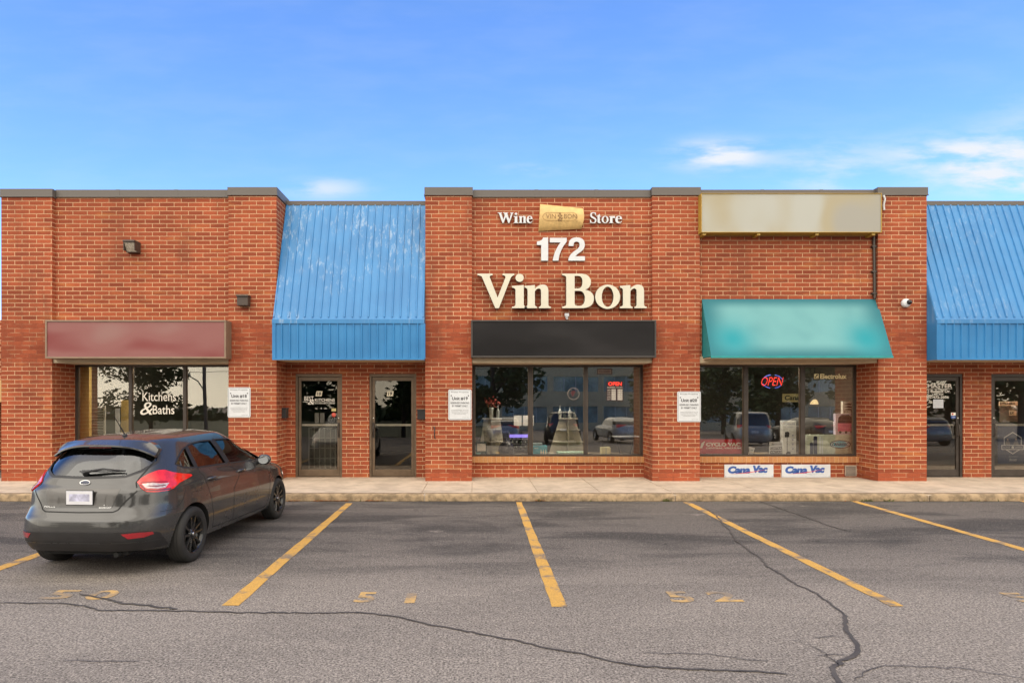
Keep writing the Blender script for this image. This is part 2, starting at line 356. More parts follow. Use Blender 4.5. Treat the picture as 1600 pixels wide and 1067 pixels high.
GP = {
 'V': ['M 0 700 L 300 700 L 300 668 Q 232 664 246 620 L 400 215 L 552 610 Q 570 664 500 668 L 500 700 L 730 700 L 730 668 Q 680 660 655 600 L 425 0 L 355 0 L 95 620 Q 75 664 0 668'],
 'i': ['M 0 0 L 300 0 L 300 30 Q 235 34 235 80 L 235 470 L 0 450 L 0 418 Q 70 410 70 360 L 70 80 Q 70 34 0 30', 'O 152 615 82 82'],
 'n': ['M 0 0 L 285 0 L 285 30 Q 235 34 235 80 L 235 345 Q 280 400 325 400 Q 375 400 375 330 L 375 80 Q 375 34 325 30 L 325 0 L 600 0 L 600 30 Q 540 34 540 80 L 540 340 Q 540 478 415 478 Q 310 478 235 395 L 235 470 L 0 450 L 0 418 Q 70 410 70 360 L 70 80 Q 70 34 0 30'],
 'B': ['M 0 700 L 360 700 Q 600 700 600 530 Q 600 410 480 375 Q 665 340 665 195 Q 665 0 390 0 L 0 0 L 0 32 Q 85 36 85 90 L 85 610 Q 85 664 0 668', 'M 260 655 L 330 655 Q 425 655 425 530 Q 425 400 320 400 L 260 400', 'M 260 350 L 350 350 Q 475 350 475 200 Q 475 46 350 46 Q 260 46 260 100'],
 'o': ['O 250 232 250 246', 'O 250 232 118 204'],
 'W': ['M 0 700 L 270 700 L 270 668 Q 215 664 228 620 L 345 240 L 430 520 L 400 620 Q 380 664 330 668 L 330 700 L 640 700 L 640 668 Q 575 664 585 620 L 700 240 L 800 610 Q 815 664 750 668 L 750 700 L 960 700 L 960 668 Q 915 660 895 600 L 710 0 L 640 0 L 500 420 L 360 0 L 290 0 L 90 620 Q 70 664 0 668'],
 'e': ['M 420 120 Q 350 -12 220 -12 Q 0 -12 0 225 Q 0 478 225 478 Q 425 478 425 255 L 150 255 Q 150 55 275 55 Q 350 55 395 140', 'M 152 300 L 290 300 Q 290 438 225 438 Q 158 438 152 300'],
 'S': ['M 30 0 L 65 0 Q 90 30 120 15 Q 180 -14 250 -14 Q 470 -14 470 190 Q 470 310 330 380 L 240 425 Q 150 470 150 550 Q 150 660 260 660 Q 370 660 400 500 L 435 500 L 425 712 L 395 712 Q 375 680 345 695 Q 300 714 245 714 Q 40 714 40 520 Q 40 400 180 330 L 280 280 Q 360 235 360 160 Q 360 35 245 35 Q 110 35 70 230 L 30 230'],
 't': ['M 0 460 L 0 425 L 70 425 L 70 110 Q 70 -12 190 -12 Q 270 -12 310 50 L 285 75 Q 265 50 240 50 Q 215 50 215 100 L 215 425 L 300 425 L 300 460 L 215 460 L 215 600 L 180 600 Q 120 490 0 460'],
 'r': ['M 0 0 L 300 0 L 300 30 Q 235 34 235 80 L 235 310 Q 255 365 280 350 Q 300 320 345 320 Q 405 325 405 395 Q 405 478 340 478 Q 275 478 235 385 L 235 470 L 0 450 L 0 418 Q 70 410 70 360 L 70 80 Q 70 34 0 30'],
 '1': ['M 100 0 L 265 0 L 265 710 L 145 710 Q 125 600 0 590 L 0 480 L 100 480'],
 '7': ['M 0 700 L 510 700 L 510 580 Q 300 340 260 0 L 90 0 Q 130 300 325 560 L 0 560'],
 '2': ['M 0 0 L 510 0 L 510 135 L 220 135 Q 245 180 355 255 Q 505 350 505 490 Q 505 714 252 714 Q 0 714 10 450 L 160 450 Q 160 585 250 585 Q 345 585 345 480 Q 345 400 230 325 Q 0 180 0 0'],
}
def glyph(ch, ext):
    cu = bpy.data.curves.new('g', 'CURVE'); cu.dimensions = '2D'; cu.fill_mode = 'BOTH'; cu.extrude = ext
    for path in GP[ch]:
        tk = path.split(); pts = []; i = 0
        if tk[0] == 'O':
            cx, cy, rx, ry = map(float, tk[1:]); pts = [(cx+rx*math.cos(q*math.pi/20), cy+ry*math.sin(q*math.pi/20)) for q in range(40)]
        while i < len(tk) and tk[0] != 'O':
            if tk[i] in 'ML': pts.append((float(tk[i+1]), float(tk[i+2]))); i += 3
            else:
                p0 = pts[-1]; c = (float(tk[i+1]), float(tk[i+2])); p1 = (float(tk[i+3]), float(tk[i+4])); i += 5
                for s in range(1, 9):
                    u = s/8; pts.append(((1-u)**2*p0[0]+2*u*(1-u)*c[0]+u*u*p1[0], (1-u)**2*p0[1]+2*u*(1-u)*c[1]+u*u*p1[1]))
        sp_ = cu.splines.new('POLY'); sp_.points.add(len(pts)-1)
        for p, q in zip(sp_.points, pts): p.co = (q[0]/1000, q[1]/1000, 0, 1)
        sp_.use_cyclic_u = True
    return curve_mesh(cu)
# ================================================================== ground, walk, kerb, paint
def gz(y):
    if y >= 3.4: return 0.0
    if y >= -3.0:
        u = (3.4-y)/6.4; u = u*u*(3-2*u); return -0.5*u
    return -0.5-min((-3.0-y)*0.028, 1.6)
ys = [-300, -120, -60, -40, -25, -15, -9, -6, -4.5, -3, -2, -1, 0, 1, 2, 3.4, 12, 40, 300]; xs = [-300, -60, -20, 0, 20, 60, 300]
g = MB(); g.add([(x, y, gz(y)) for y in ys for x in xs], [(j*len(xs)+i, j*len(xs)+i+1, (j+1)*len(xs)+i+1, (j+1)*len(xs)+i) for j in range(len(ys)-1) for i in range(len(xs)-1)], smooth=True)
tag(g.build('ground', ASPH), 'grey weathered asphalt car park', None, None, 'structure')
# walk and kerb: slabs with grooves
XL, XR = -10.6, 18.0
KW = 0.17
wk = MB(); joints = [XL]
for a in (-9.0, -7.4, -5.8, -4.3, PX(664, 12.5), PX(738, 12.8), PX(836, 12.4), PX(930, 12.4), PX(1037, 12.4), PX(1170, 12.5), PX(1310, 12.5), PX(1431, 12.5), 10.6, 12.2, 13.8, 15.4): joints.append(a)
joints.append(XR)
for a, b in zip(joints, joints[1:]): wk.box(a+0.008, b-0.008, KERB+KW+0.004, WB+0.25, -0.05, WALK)
wk.box(XL, XR, KERB+0.02, WB+0.2, -0.06, WALK-0.012)
tag(wk.build('sidewalk', CONC, bevel=0.006), 'pale concrete walk in front of the shops', None, None, 'structure')
kb = MB(); kj = [XL, PX(120, KERB), PX(663, KERB), PX(1055, KERB), PX(1452, KERB), XR]
for a, b in zip(kj, kj[1:]):
    n = max(2, int((b-a)/0.12)); a += 0.012; b -= 0.012; prof = [(KERB, -0.05), (KERB, 0.06), (KERB+0.006, 0.105), (KERB+0.02, 0.124), (KERB+0.045, WALK+0.002), (KERB+KW, WALK+0.002), (KERB+KW, -0.05)]
    vs = []
    for i in range(n+1):
        x = a+(b-a)*i/n; e = 0.35 if i in (0, n) else 0.0
        for k, (y, z) in enumerate(prof):
            j = random.uniform(-0.004, 0.004) if k in (1, 2, 3) else 0
            if i in (0, n) and k in (2, 3, 4): z -= random.uniform(0.006, 0.02)
            vs.append((x, y+j, z+j*0.6))
    m = len(prof); fs = [((i+1)*m+k, i*m+k, i*m+k+1, (i+1)*m+k+1) for i in range(n) for k in range(m-1)]
    kb.add(vs, fs, 0, True); kb.add(vs[:m], [tuple(range(m))]); kb.add(vs[-m:], [tuple(reversed(range(m)))])
tag(kb.build('kerb', KERBM), 'worn buff concrete kerb', None, None, 'structure')
YEL = worn_paint('yellow_line_paint', (0.56, 0.315, 0.070), 0.50, 0.60)
YEL2 = worn_paint('faded_number_paint', (0.55, 0.34, 0.12), 0.41, 0.60, (0.19, 0.165, 0.145), 0.9)
def line(tl, tr, bl_, br_, label):
    m = MB(); n = 24; q = [GND(*p) for p in (tl, tr, bl_, br_)]; vs = []
    for i in range(n+1):
        u = i/n
        for s, (A, B) in enumerate(((q[0], q[2]), (q[1], q[3]))):
            jx = random.uniform(-0.006, 0.006)
            vs.append((A[0]+(B[0]-A[0])*u+jx, A[1]+(B[1]-A[1])*u, 0.004))
    m.add(vs, [(2*i+2, 2*i+3, 2*i+1, 2*i) for i in range(n)])
    o = m.build('road_marking', YEL); o['label'] = label; o['kind'] = 'structure'; return o
line((293, 783.5), (303, 783.5), (-182, 946), (-154, 946), 'yellow stall line under the parked car')
line((541, 786), (551, 786), (347, 946), (373, 946), 'yellow stall line between the parked car and space 51')
line((806, 784.5), (815, 784.5), (862, 948), (887, 948), 'patchy yellow stall line between spaces 51 and 52')
line((1067, 784.5), (1078, 784.5), (1391, 947), (1413, 947), 'yellow stall line right of space 52, crossed by the tar crack')
line((1327, 782.5), (1338, 782.5), (1902, 947), (1925, 947), 'yellow stall line running out of the picture at the right')
line((1590, 782.5), (1602, 782.5), (2440, 947), (2465, 947), 'yellow stall line beginning at the kerb at the far right')
def number(chars, label):
    m = MB()
    for ch, a, b, t_, bt in chars:
        v, f = text_geo(ch, 0.022); ax0, ax1 = min(p[0] for p in v), max(p[0] for p in v); az0, az1 = min(p[1] for p in v), max(p[1] for p in v)
        Y0 = FX*H/(bt-HZ); Y1 = FX*H/(t_-HZ); Ym = (Y0+Y1)/2; X0 = PX(a, Ym); X1 = PX(b, Ym)
        m.add([(X0+(p[0]-ax0)/(ax1-ax0)*(X1-X0), Y0+(p[1]-az0)/(az1-az0)*(Y1-Y0), 0.004) for p in v], f)
    o = m.build('road_marking', YEL2); o['label'] = label; o['kind'] = 'structure'
number([('5', 556, 587, 925, 941), ('1', 634, 650, 927, 942)], 'faded stencilled number 51')
number([('5', 1043, 1081, 924, 941), ('2', 1108, 1153, 924, 940)], 'faded stencilled number 52')
number([('5', 72, 118, 922, 936), ('0', 138, 182, 922, 937)], 'almost worn away stencilled number 50')
number([('5', 1576, 1612, 926, 941), ('3', 1650, 1690, 926, 941)], 'stencilled number at the right edge')
TAR = M('tar', (0.072, 0.062, 0.056), 0.7, 0, 0.25, 5, 0.4, 60)
def crack(pts, w, name='pavement_crack_line'):
    P = [Vector((*GND(x, y), 0)) for x, y in pts]; Q = []
    for a, b in zip(P, P[1:]):
        n = max(2, int((b-a).length/0.05))
        for i in range(n):
            c = a.lerp(b, i/n); Q.append(c+Vector((random.gauss(0, 0.008), random.gauss(0, 0.008), 0)))
    Q.append(P[-1]); vs = []
    for i, p in enumerate(Q):
        t_ = (Q[min(i+1, len(Q)-1)]-Q[max(i-1, 0)]).normalized(); s = Vector((-t_.y, t_.x, 0)); ww = w*random.uniform(0.75, 1.15)*(0.5 if i in (0, len(Q)-1) else 1)
        for k in (-0.5, 0.5): q = p+s*ww*k; vs.append((q.x, q.y, 0.0075 if name else 0.006))
    m = MB(); m.add(vs, [(2*i, 2*i+2, 2*i+3, 2*i+1) for i in range(len(Q)-1)])
    for f in range(len(m.f)):
        a, b, c, d = m.f[f]; A, B, C = (Vector(m.v[k]) for k in (a, b, c))
        if (B-A).cross(C-A).z < 0: m.f[f] = (d, c, b, a)
    o = m.build(name, TAR); o['kind'] = 'structure'; o['label'] = 'dark tar-filled crack across the asphalt'
crack([(0, 942), (100, 943), (130, 947), (160, 954), (240, 954), (300, 955), (370, 957), (450, 958), (560, 957), (620, 963), (660, 974), (720, 985), (790, 998), (850, 1012), (900, 1020), (960, 1034), (1000, 1042), (1100, 1046), (1200, 1051), (1232, 1054)], 0.022)
crack([(125, 929), (160, 935), (190, 943), (240, 947), (278, 952)], 0.032)
crack([(1105, 795), (1122, 808), (1130, 820), (1140, 828), (1150, 845), (1170, 860), (1190, 873), (1200, 886), (1230, 903), (1245, 914), (1275, 927), (1300, 945), (1318, 959)], 0.024)
crack([(1318, 959.5), (1322, 985), (1335, 1002), (1343, 1014), (1332, 1026), (1300, 1043), (1304, 1056), (1320, 1080)], 0.036)
crack([(1187, 783), (1230, 798), (1265, 810), (1300, 823), (1325, 829.5)], 0.030)
for pts in ([(1265, 1008), (1290, 1022), (1310, 1040)], [(1275, 1024), (1300, 1022), (1330, 1025)], [(1335, 1064), (1350, 1052), (1372, 1043), (1400, 1040), (1450, 1043), (1500, 1044), (1550, 1052), (1600, 1060)], [(1000, 1020), (1060, 1021), (1110, 1023), (1160, 1030), (1200, 1033)], [(100, 1032), (150, 1034), (220, 1033)], [(1240, 1000), (1262, 1008)], [(1270, 996), (1315, 995)]): crack(pts, 0.009)
GUTTER_SHADE = M('gutter_shadow', (0.03, 0.025, 0.021), 0.95, 0, 0.4, 4)  # dark strip painted as the gutter's shadow line at the kerb foot
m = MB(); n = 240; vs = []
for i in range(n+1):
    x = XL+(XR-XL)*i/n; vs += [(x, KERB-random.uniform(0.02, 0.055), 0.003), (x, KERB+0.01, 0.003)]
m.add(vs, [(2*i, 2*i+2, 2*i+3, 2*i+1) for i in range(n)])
tag(m.build('kerb_shadow_line', GUTTER_SHADE), 'painted dark shadow line along the foot of the kerb', None, None, 'structure')
# fallen leaves and weeds along the kerb
def scatter(name, spots, mat, label, cat, size, up=0.0):
    m = MB()
    for x0, x1, y0, y1, n in spots:
        for _ in range(n):
            x, y = random.uniform(x0, x1), random.uniform(y0, y1); s = size*random.uniform(0.5, 1.3); a = random.uniform(0, 6.28)
            if up:
                h = up*random.uniform(0.4, 1.0); lx, ly = random.gauss(0, 0.02), random.gauss(0, 0.02)
                m.add([(x-s*math.cos(a), y-s*math.sin(a), 0.0), (x+s*math.cos(a), y+s*math.sin(a), 0.0), (x+lx, y+ly, h)], [(0, 1, 2)])
            else:
                z = 0.008+random.uniform(0, 0.014); p = []
                for k in range(5): q = a+k*1.257; r = s*random.uniform(0.6, 1); p.append((x+r*math.cos(q), y+r*math.sin(q), z+random.uniform(0, 0.012)))
                m.add(p, [(0, 1, 2, 3, 4)])
    tag(m.build(name, mat), label, cat, None, 'stuff')
KY = KERB
LEAFM = M('dead_leaf', (0.26, 0.095, 0.03), 0.85, 0, 0.5, 20)
scatter('fallen_leaves', [(PX(450, KY), PX(470, KY), KY-0.10, KY-0.01, 30), (PX(490, KY), PX(545, KY), KY-0.08, KY-0.01, 110), (PX(570, KY), PX(600, KY), KY-0.08, KY-0.01, 70), (PX(832, KY), PX(850, KY), KY-0.06, KY+0.0, 30), (-4.2, 10, KY-0.05, KY-0.01, 60)], LEAFM, 'small brown dead leaves in the gutter along the kerb', 'leaves', 0.016)
GRS = M('weed_green', (0.12, 0.12, 0.035), 0.8, 0, 0.4, 20)
scatter('weeds', [(PX(1036, KY), PX(1046, KY), KY-0.04, KY+0.0, 70), (PX(1345, KY), PX(1362, KY), KY-0.03, KY, 50), (PX(1380, KY), PX(1395, KY), KY-0.03, KY, 30), (PX(840, KY), PX(845, KY), KY-0.03, KY, 30), (-4, 14, KY-0.02, KY, 120)], GRS, 'short weeds in the joint at the foot of the kerb', 'weeds', 0.008, 0.07)
# ================================================================== the building
pl = [(PX(a, F), PX(b, F)) for a, b in ((2, 81.5), (357, 432), (664.5, 737.5), (1019.5, 1093.5), (1372, 1448))]
PWD = pl[1][1]-pl[1][0]; DB = pl[2][0]-pl[1][1]
pl.append((pl[4][1]+DB+2.6, pl[4][1]+DB+2.6+PWD))
Z0 = WALK-0.03; ZT = PZ(305.5, F); ZTOP = PZ(293, F); SOF = PZ(562, 13.2)
B = empty('brick_shop_building', (0, F, 0))
tag(B, 'long one-storey red brick shop building with blue metal awnings and a grey roof edge', 'building')
BACK = 27.0
for i, (a, b) in enumerate(pl):
    dz = -0.035 if i == 0 else 0
    o = MB().box(a, b, F, WB+0.12, Z0, ZT+dz).build('pillar', BRICKP, B, uo=a-0.02)
    MB().box(a-0.03, b+0.03, F-0.030, F+0.1, WALK-0.02, WALK+0.006).build('footing', M('pale_mortar', (0.55, 0.47, 0.38), 0.9), o)
    c = MB(); c.box(a-0.018, b+0.018, F-0.022, WB+0.16, ZT+dz, ZTOP+dz); c.box(a-0.026, b+0.026, F-0.030, WB+0.16, ZT+dz-0.006, ZT+dz+0.02)
    c.build('pillar_cap', FLASH, o, bevel=0.004)
def bay_wall(a, b, sillz):
    MB().box(a, b, WU, WU+0.28, SOF+0.02, PZ(308.5, WU)+0.02).build('upper_wall', BRICK, B, uo=a+0.07)
    c = MB(); c.box(a+0.02, b-0.02, WU-0.022, WB+0.16, PZ(308.5, WU), PZ(297, WU)); c.box(a+0.02, b-0.02, WU-0.030, WU+0.02, PZ(308.5, WU)-0.006, PZ(308.5, WU)+0.02)
    for q in range(1, 3): xq = a+(b-a)*q/3+0.1; c.box(xq-0.04, xq+0.04, WU-0.026, WU+0.1, PZ(308.5, WU)-0.002, PZ(297, WU)+0.003)
    c.build('roof_edge', FLASH, B, bevel=0.004)
    MB().box(a, b, WB, WB+0.25, Z0, sillz).build('lower_wall', BRICK, B, uo=a+0.05)
    zs = PZ(567, 13.5); s = MB(); s.box(a+0.002, b-0.002, 13.47, WB+0.055, zs, zs+0.02); s.box(a+0.002, b-0.002, 13.45, 13.47, zs-0.004, PZ(557, 13.45)); s.build('soffit', BEIGE, B)
SILLT, SILLB_Z = PZ(713, WB), PZ(722.5, WB)
WTOP = PZ(570, WB)
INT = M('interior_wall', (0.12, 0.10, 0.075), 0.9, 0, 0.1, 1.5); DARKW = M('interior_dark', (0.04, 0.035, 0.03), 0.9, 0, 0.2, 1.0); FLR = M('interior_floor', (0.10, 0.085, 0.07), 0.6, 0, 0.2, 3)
def window(a, b, mull, pane_mat=None):
    """mull: list of (px0, px1) mullions at WB"""
    fr = MB(); t = 0.055; z0, z1 = SILLT, SOF
    fr.box(a, b, WB+0.06, WB+0.16, z1-0.10, z1); fr.box(a, b, WB+0.06, WB+0.16, z0, z0+0.045)
    fr.box(a, a+t, WB+0.06, WB+0.16, z0+0.045, z1-0.10); fr.box(b-t, b, WB+0.06, WB+0.16, z0+0.045, z1-0.10)
    xs_ = [a+t]
    for p, q in mull:
        x0, x1 = PX(p, WB+0.06), PX(q, WB+0.06); fr.box(x0, x1, WB+0.055, WB+0.165, z0+0.045, z1-0.10); xs_ += [x0, x1]
    xs_.append(b-t)
    # bead strips round each light
    for k in range(0, len(xs_), 2):
        x0, x1 = xs_[k], xs_[k+1]
        for q in ((x0, x0+0.014, z0+0.045, z1-0.10), (x1-0.014, x1, z0+0.045, z1-0.10)): fr.box(q[0], q[1], WB+0.082, WB+0.118, q[2], q[3], 1)
    f = fr.build('shop_window', [DARKFR, BRONZE], B, bevel=0.003)
    for k in range(0, len(xs_), 2):
        MB().box(xs_[k], xs_[k+1], WB+0.096, WB+0.102, z0+0.045, z1-0.10).build('pane', pane_mat or GL, f)
    s = MB().box(a, b, WB-0.045, WB+0.20, SILLB_Z, SILLT-0.001).build('sill', SILLB, f, bevel=0.006)
    return f
bays = [(pl[0][1], pl[1][0]), (pl[2][1], pl[3][0]), (pl[3][1], pl[4][0])]
for a, b in bays: bay_wall(a, b, SILLB_Z)
window(*bays[0], [(201, 206), (286, 291)])
window(*bays[1], [(826, 832), (913, 918)])
window(*bays[2], [(1162, 1169), (1251, 1258)])
# door bays
DTOP = PZ(584, WB)
def door_bay(a, b, doors):
    w_ = MB(); ed = [a]
    for p, q in doors: ed += [p, q]
    ed.append(b)
    for k in range(0, len(ed), 2): w_.box(ed[k], ed[k+1], WB, WB+0.25, Z0, DTOP)
    w_.box(a, b, WB, WB+0.25, DTOP, 6.08)
    w_.build('recessed_wall', BRICK, B, uo=a+0.11)
    c = MB(); c.box(a+0.02, b-0.02, WB-0.06, WB+0.5, PZ(321, WB-0.06), PZ(314, WB-0.06)); c.build('roof_edge', FLASH, B, bevel=0.004)
def awning(a, b, YA, label):
    ztop = PZ(321, WB-0.05); zb = PZ(500, YA); zl = PZ(562, YA); yt = WB-0.05
    m = MB(); th = 0.02
    prof = [(yt, ztop), (YA, zb), (YA, zl)]
    m.add([(a, yt, ztop), (b, yt, ztop), (b, YA, zb), (a, YA, zb)], [(3, 2, 1, 0)])
    m.add([(a, YA, zb), (b, YA, zb), (b, YA, zl), (a, YA, zl)], [(3, 2, 1, 0)])
    for x, fl in ((a, 0), (b, 1)): m.add([(x, yt, ztop), (x, YA, zb), (x, YA, zl), (x, yt+0.02, zl)], [(0, 1, 2, 3) if not fl else (3, 2, 1, 0)])
    L_ = math.hypot(yt-YA, ztop-zb); d = Vector((0, YA-yt, zb-ztop)).normalized(); nrm = Vector((0, d.z, -d.y));
    if nrm.y > 0: nrm = -nrm
    n = int(round((b-a)/0.163)); sp_ = (b-a)/n
    for i in range(n+1):
        x = a+sp_*i
        if i in (0, n): x += 0.02 if i == 0 else -0.02
        for (p0, dd, nn, LL, z) in ((Vector((x, yt, ztop)), d, nrm, L_-0.06, 0), (Vector((x+0.03, YA, zb-0.075)), Vector((0, 0, -1)), Vector((0, -1, 0)), zb-zl-0.10, 1)):
            vs = []
            for s in (0, LL):
                for ox, h in ((-0.020, 0), (-0.010, 0.022), (0.010, 0.022), (0.020, 0)): vs.append(p0+dd*s+nn*h+Vector((ox, 0, 0)))
            m.add(vs, [(0, 1, 5, 4), (1, 2, 6, 5), (2, 3, 7, 6), (3, 2, 1, 0), (4, 5, 6, 7)])
    # trims: bend, lower edge, side edges
    m.box(a-0.002, b+0.002, YA-0.026, YA+0.005, zb-0.075, zb+0.012); m.box(a-0.002, b+0.002, YA-0.020, YA+0.01, zl-0.004, zl+0.03)
    for x in (a, b-0.07): m.box(x-0.002, x+0.072, YA-0.018, YA+0.004, zl+0.03, zb-0.075)
    o = m.build('metal_awning', BLUE, B); o['label'] = label
    me = o.data
    bm = bmesh.new(); bm.from_mesh(me); bmesh.ops.recalc_face_normals(bm, faces=bm.faces); bm.to_mesh(me); bm.free()
    MB().box(a+0.01, b-0.01, YA+0.005, WB, SOF-0.006, SOF+0.02).build('soffit', BEIGE, B)
XA = pl[1][1]; YAW = FX*(-XA)/(CX-425.5)
da = [(PX(461.5, WB), PX(534.5, WB)), (PX(577, WB), PX(650.5, WB))]
awning(pl[1][1]+0.004, pl[2][0]-0.004, YAW, 'scuffed blue ribbed metal awning over the pair of doors')
door_bay(pl[1][1], pl[2][0], da)
dr = [(PX(1505, WB)-(da[0][1]-da[0][0]), PX(1505, WB)), (PX(1549, WB), PX(1549, WB)+(da[0][1]-da[0][0]))]
awning(pl[4][1]+0.004, pl[5][0]-0.004, YAW, 'blue ribbed metal awning right of the brick corner pillar')
door_bay(pl[4][1], pl[5][0], dr)
def door(a, b, hinge, fm, label=None):
    """hinge 'l' or 'r'; handle on the other side"""
    f = MB(); y = WB+0.02; t = 0.05
    f.box(a, a+t, y, y+0.12, WALK, DTOP); f.box(b-t, b, y, y+0.12, WALK, DTOP); f.box(a+t, b-t, y, y+0.12, DTOP-0.065, DTOP); f.box(a+t, b-t, y+0.01, y+0.11, WALK-0.005, WALK+0.012)
    o = f.build('glass_door', fm, B, bevel=0.003)
    if label: o['label'] = label
    l, r = a+t+0.006, b-t-0.006; z0, z1 = WALK+0.018, DTOP-0.071; sx, zt, zb = 0.062, 0.085, 0.155
    lf = MB(); y += 0.03
    lf.box(l, l+sx, y, y+0.045, z0, z1); lf.box(r-sx, r, y, y+0.045, z0, z1); lf.box(l+sx, r-sx, y, y+0.045, z1-zt, z1); lf.box(l+sx, r-sx, y, y+0.045, z0, z0+zb)
    lf.build('leaf_frame', fm, o, bevel=0.004)
    MB().box(l+sx, r-sx, y+0.018, y+0.024, z0+zb, z1-zt).build('pane', DGL, o)
    zp = PZ(664, y); pb = MB().box(l+sx-0.01, r-sx+0.01, y+0.055, y+0.085, zp-0.022, zp+0.022); pb.build('push_bar', M('brushed_bar', (0.55, 0.52, 0.46), 0.35, 0.6), o)
    hx = (r-sx/2) if hinge == 'l' else (l+sx/2)
    h = MB(); h.tube([(hx, y-0.005, PZ(662, y)), (hx, y-0.05, PZ(663, y)), (hx, y-0.05, PZ(680, y)), (hx, y-0.005, PZ(681, y))], 0.013, 8); h.box(hx-0.02, hx+0.02, y-0.008, y, PZ(684, y), PZ(660, y))
    h.build('pull_handle', DARKFR, o)
    MB().lathe([(0, 0), (0.017, 0), (0.017, 0.012), (0.012, 0.016), (0, 0.016)], 14, axis='y', c=(hx, y-0.016, PZ(653, y))).build('lock', M('steel', (0.6, 0.58, 0.52), 0.3, 0.9), o)
    return o, (l+sx, r-sx, y+0.014)
d18, g18 = door(*da[0], 'l', BRONZE, 'bronze framed glass door of unit 18 with white lettering')
d19, g19 = door(*da[1], 'r', BRONZE, 'bronze framed glass door left of the unit 19 sign')
d20, g20 = door(*dr[0], 'l', DARKFR, 'dark glass door with white lettering beside the right-hand pillar')
d21, g21 = door(*dr[1], 'r', DARKFR, 'dark glass door with a navy poster behind it')
# shell: sides, back, roof, rooms
x0, x1 = pl[0][0], pl[5][1]
MB().box(x0, x0+0.3, WB+0.12, BACK, Z0, 5.9).build('side_wall', BRICK, B); MB().box(x1-0.3, x1, WB+0.12, BACK, Z0, 5.9).build('side_wall', BRICK, B)
MB().box(x0, x1, BACK-0.3, BACK, Z0, 5.9).build('back_wall', BRICK, B)
MB().box(x0+0.05, x1-0.05, WB+0.26, BACK-0.05, 5.7, 5.85).build('flat_roof', M('roof_felt', (0.12, 0.12, 0.12), 0.9), B)
rm = MB(); mid = [(p+q)/2 for p, q in pl]; RB = 21.0
for k, (a, b) in enumerate(zip(mid, mid[1:])):
    d_ = 1 if k in (1, 2, 4) else 0
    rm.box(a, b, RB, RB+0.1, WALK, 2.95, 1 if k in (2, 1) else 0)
    rm.box(a-0.05, a+0.05, WB+0.26, RB, WALK, 2.95, 0)
rm.box(mid[-1]-0.05, mid[-1]+0.05, WB+0.26, RB, WALK, 2.95); rm.box(x0+0.31, x1-0.31, WB+0.255, RB+0.1, 2.95, 3.05, 3); rm.box(x0+0.31, x1-0.31, WB+0.255, RB+0.1, WALK-0.02, WALK+0.003, 2)
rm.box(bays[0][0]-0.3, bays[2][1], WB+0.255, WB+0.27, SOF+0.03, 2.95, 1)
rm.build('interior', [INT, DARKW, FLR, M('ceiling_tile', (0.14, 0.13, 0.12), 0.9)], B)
for k, (a, b) in enumerate(zip(mid, mid[1:])):
    if k == 1: continue
    for yy_ in (WB+0.75,):
        MB().box((a+b)/2-0.9, (a+b)/2+0.9, yy_-0.15, yy_+0.15, 2.86, 2.945).build('added_fill_panel', M('fill_panel_glow', (0.9, 0.88, 0.8), 0.5, em=(1.0, 0.93, 0.80), es=46.0), B)  # unseen glowing panels, added to brighten the goods in the windows
# display ledges inside the three windows
for k, (a, b) in enumerate(bays):
    MB().box(a+0.06, b-0.06, WB+0.21, WB+1.5, SILLT-0.10, SILLT-0.03).build('window_ledge', M('ledge', (0.20, 0.16, 0.11), 0.7), B)
# neighbour further left, set back
nb = empty('neighbouring_brick_unit', (PX(-60, 16), 16, 0)); tag(nb, 'low brick wing with a tan beam beside the first brick pillar', 'building')
xr_ = PX(9.5, 16)
nw_ = MB(); nw_.box(xr_-6, xr_+1.2, 16, 16.3, PZ(594, 16), PZ(500, 16)); nw_.box(xr_-6, xr_-1.0, 16, 16.3, 0, PZ(594, 16)); nw_.build('wall', BRICK, nb)
MB().box(xr_-6.02, xr_+1.2, 15.9, 16.0, PZ(628, 16), PZ(594, 16)).build('beam', M('tan_beam', (0.50, 0.33, 0.14), 0.7), nb)
MB().box(xr_-1.5, xr_+1.2, 16.8, 17.0, 0, 3).build('wall', BRICK, nb)
# ================================================================== signs and fixtures on the front
def sign_box(name, a, b, t_, bt, Y, label, cat, face, frame, depth=None, fw=0.035):
    X0, X1, z1, z0 = PX(a, Y), PX(b, Y), PZ(t_, Y), PZ(bt, Y)
    r = empty(name, ((X0+X1)/2, WU, z0)); tag(r, label, cat)
    MB().box(X0+fw, X1-fw, Y+0.012, Y+0.02, z0+fw, z1-fw).build('face', face, r)
    c = MB(); c.box(X0, X1, Y+0.02, WU-0.002, z0, z1)
    for q in ((X0, X1, z1-fw, z1), (X0, X1, z0, z0+fw), (X0, X0+fw, z0+fw, z1-fw), (X1-fw, X1, z0+fw, z1-fw)): c.box(q[0], q[1], Y-0.004, Y+0.02, q[2], q[3])
    c.build('casing', frame, r, bevel=0.004)
    return r
def blotch(name, c1, c2, c3, rough, sx=0.6, sz=1.6):
    m = bpy.data.materials.new(name); m.use_nodes = True; t = m.node_tree; b = t.nodes['Principled BSDF']
    geo = nd(t, 'ShaderNodeNewGeometry'); mp = nd(t, 'ShaderNodeMapping'); mp.inputs['Scale'].default_value = (sx, 1, sz); t.links.new(geo.outputs['Position'], mp.inputs[0])
    n = nd(t, 'ShaderNodeTexNoise', i_Scale=1.0, i_Detail=1.5, i_Roughness=0.4); t.links.new(mp.outputs[0], n.inputs['Vector'])
    c = mixc(t, mrange(t, n.outputs[0], 0.32, 0.5), c1, c2); c = mixc(t, mrange(t, n.outputs[0], 0.5, 0.68), c, c3)
    t.links.new(c, b.inputs['Base Color']); b.inputs['Roughness'].default_value = rough; b.inputs['Specular IOR Level'].default_value = 0.18; return m
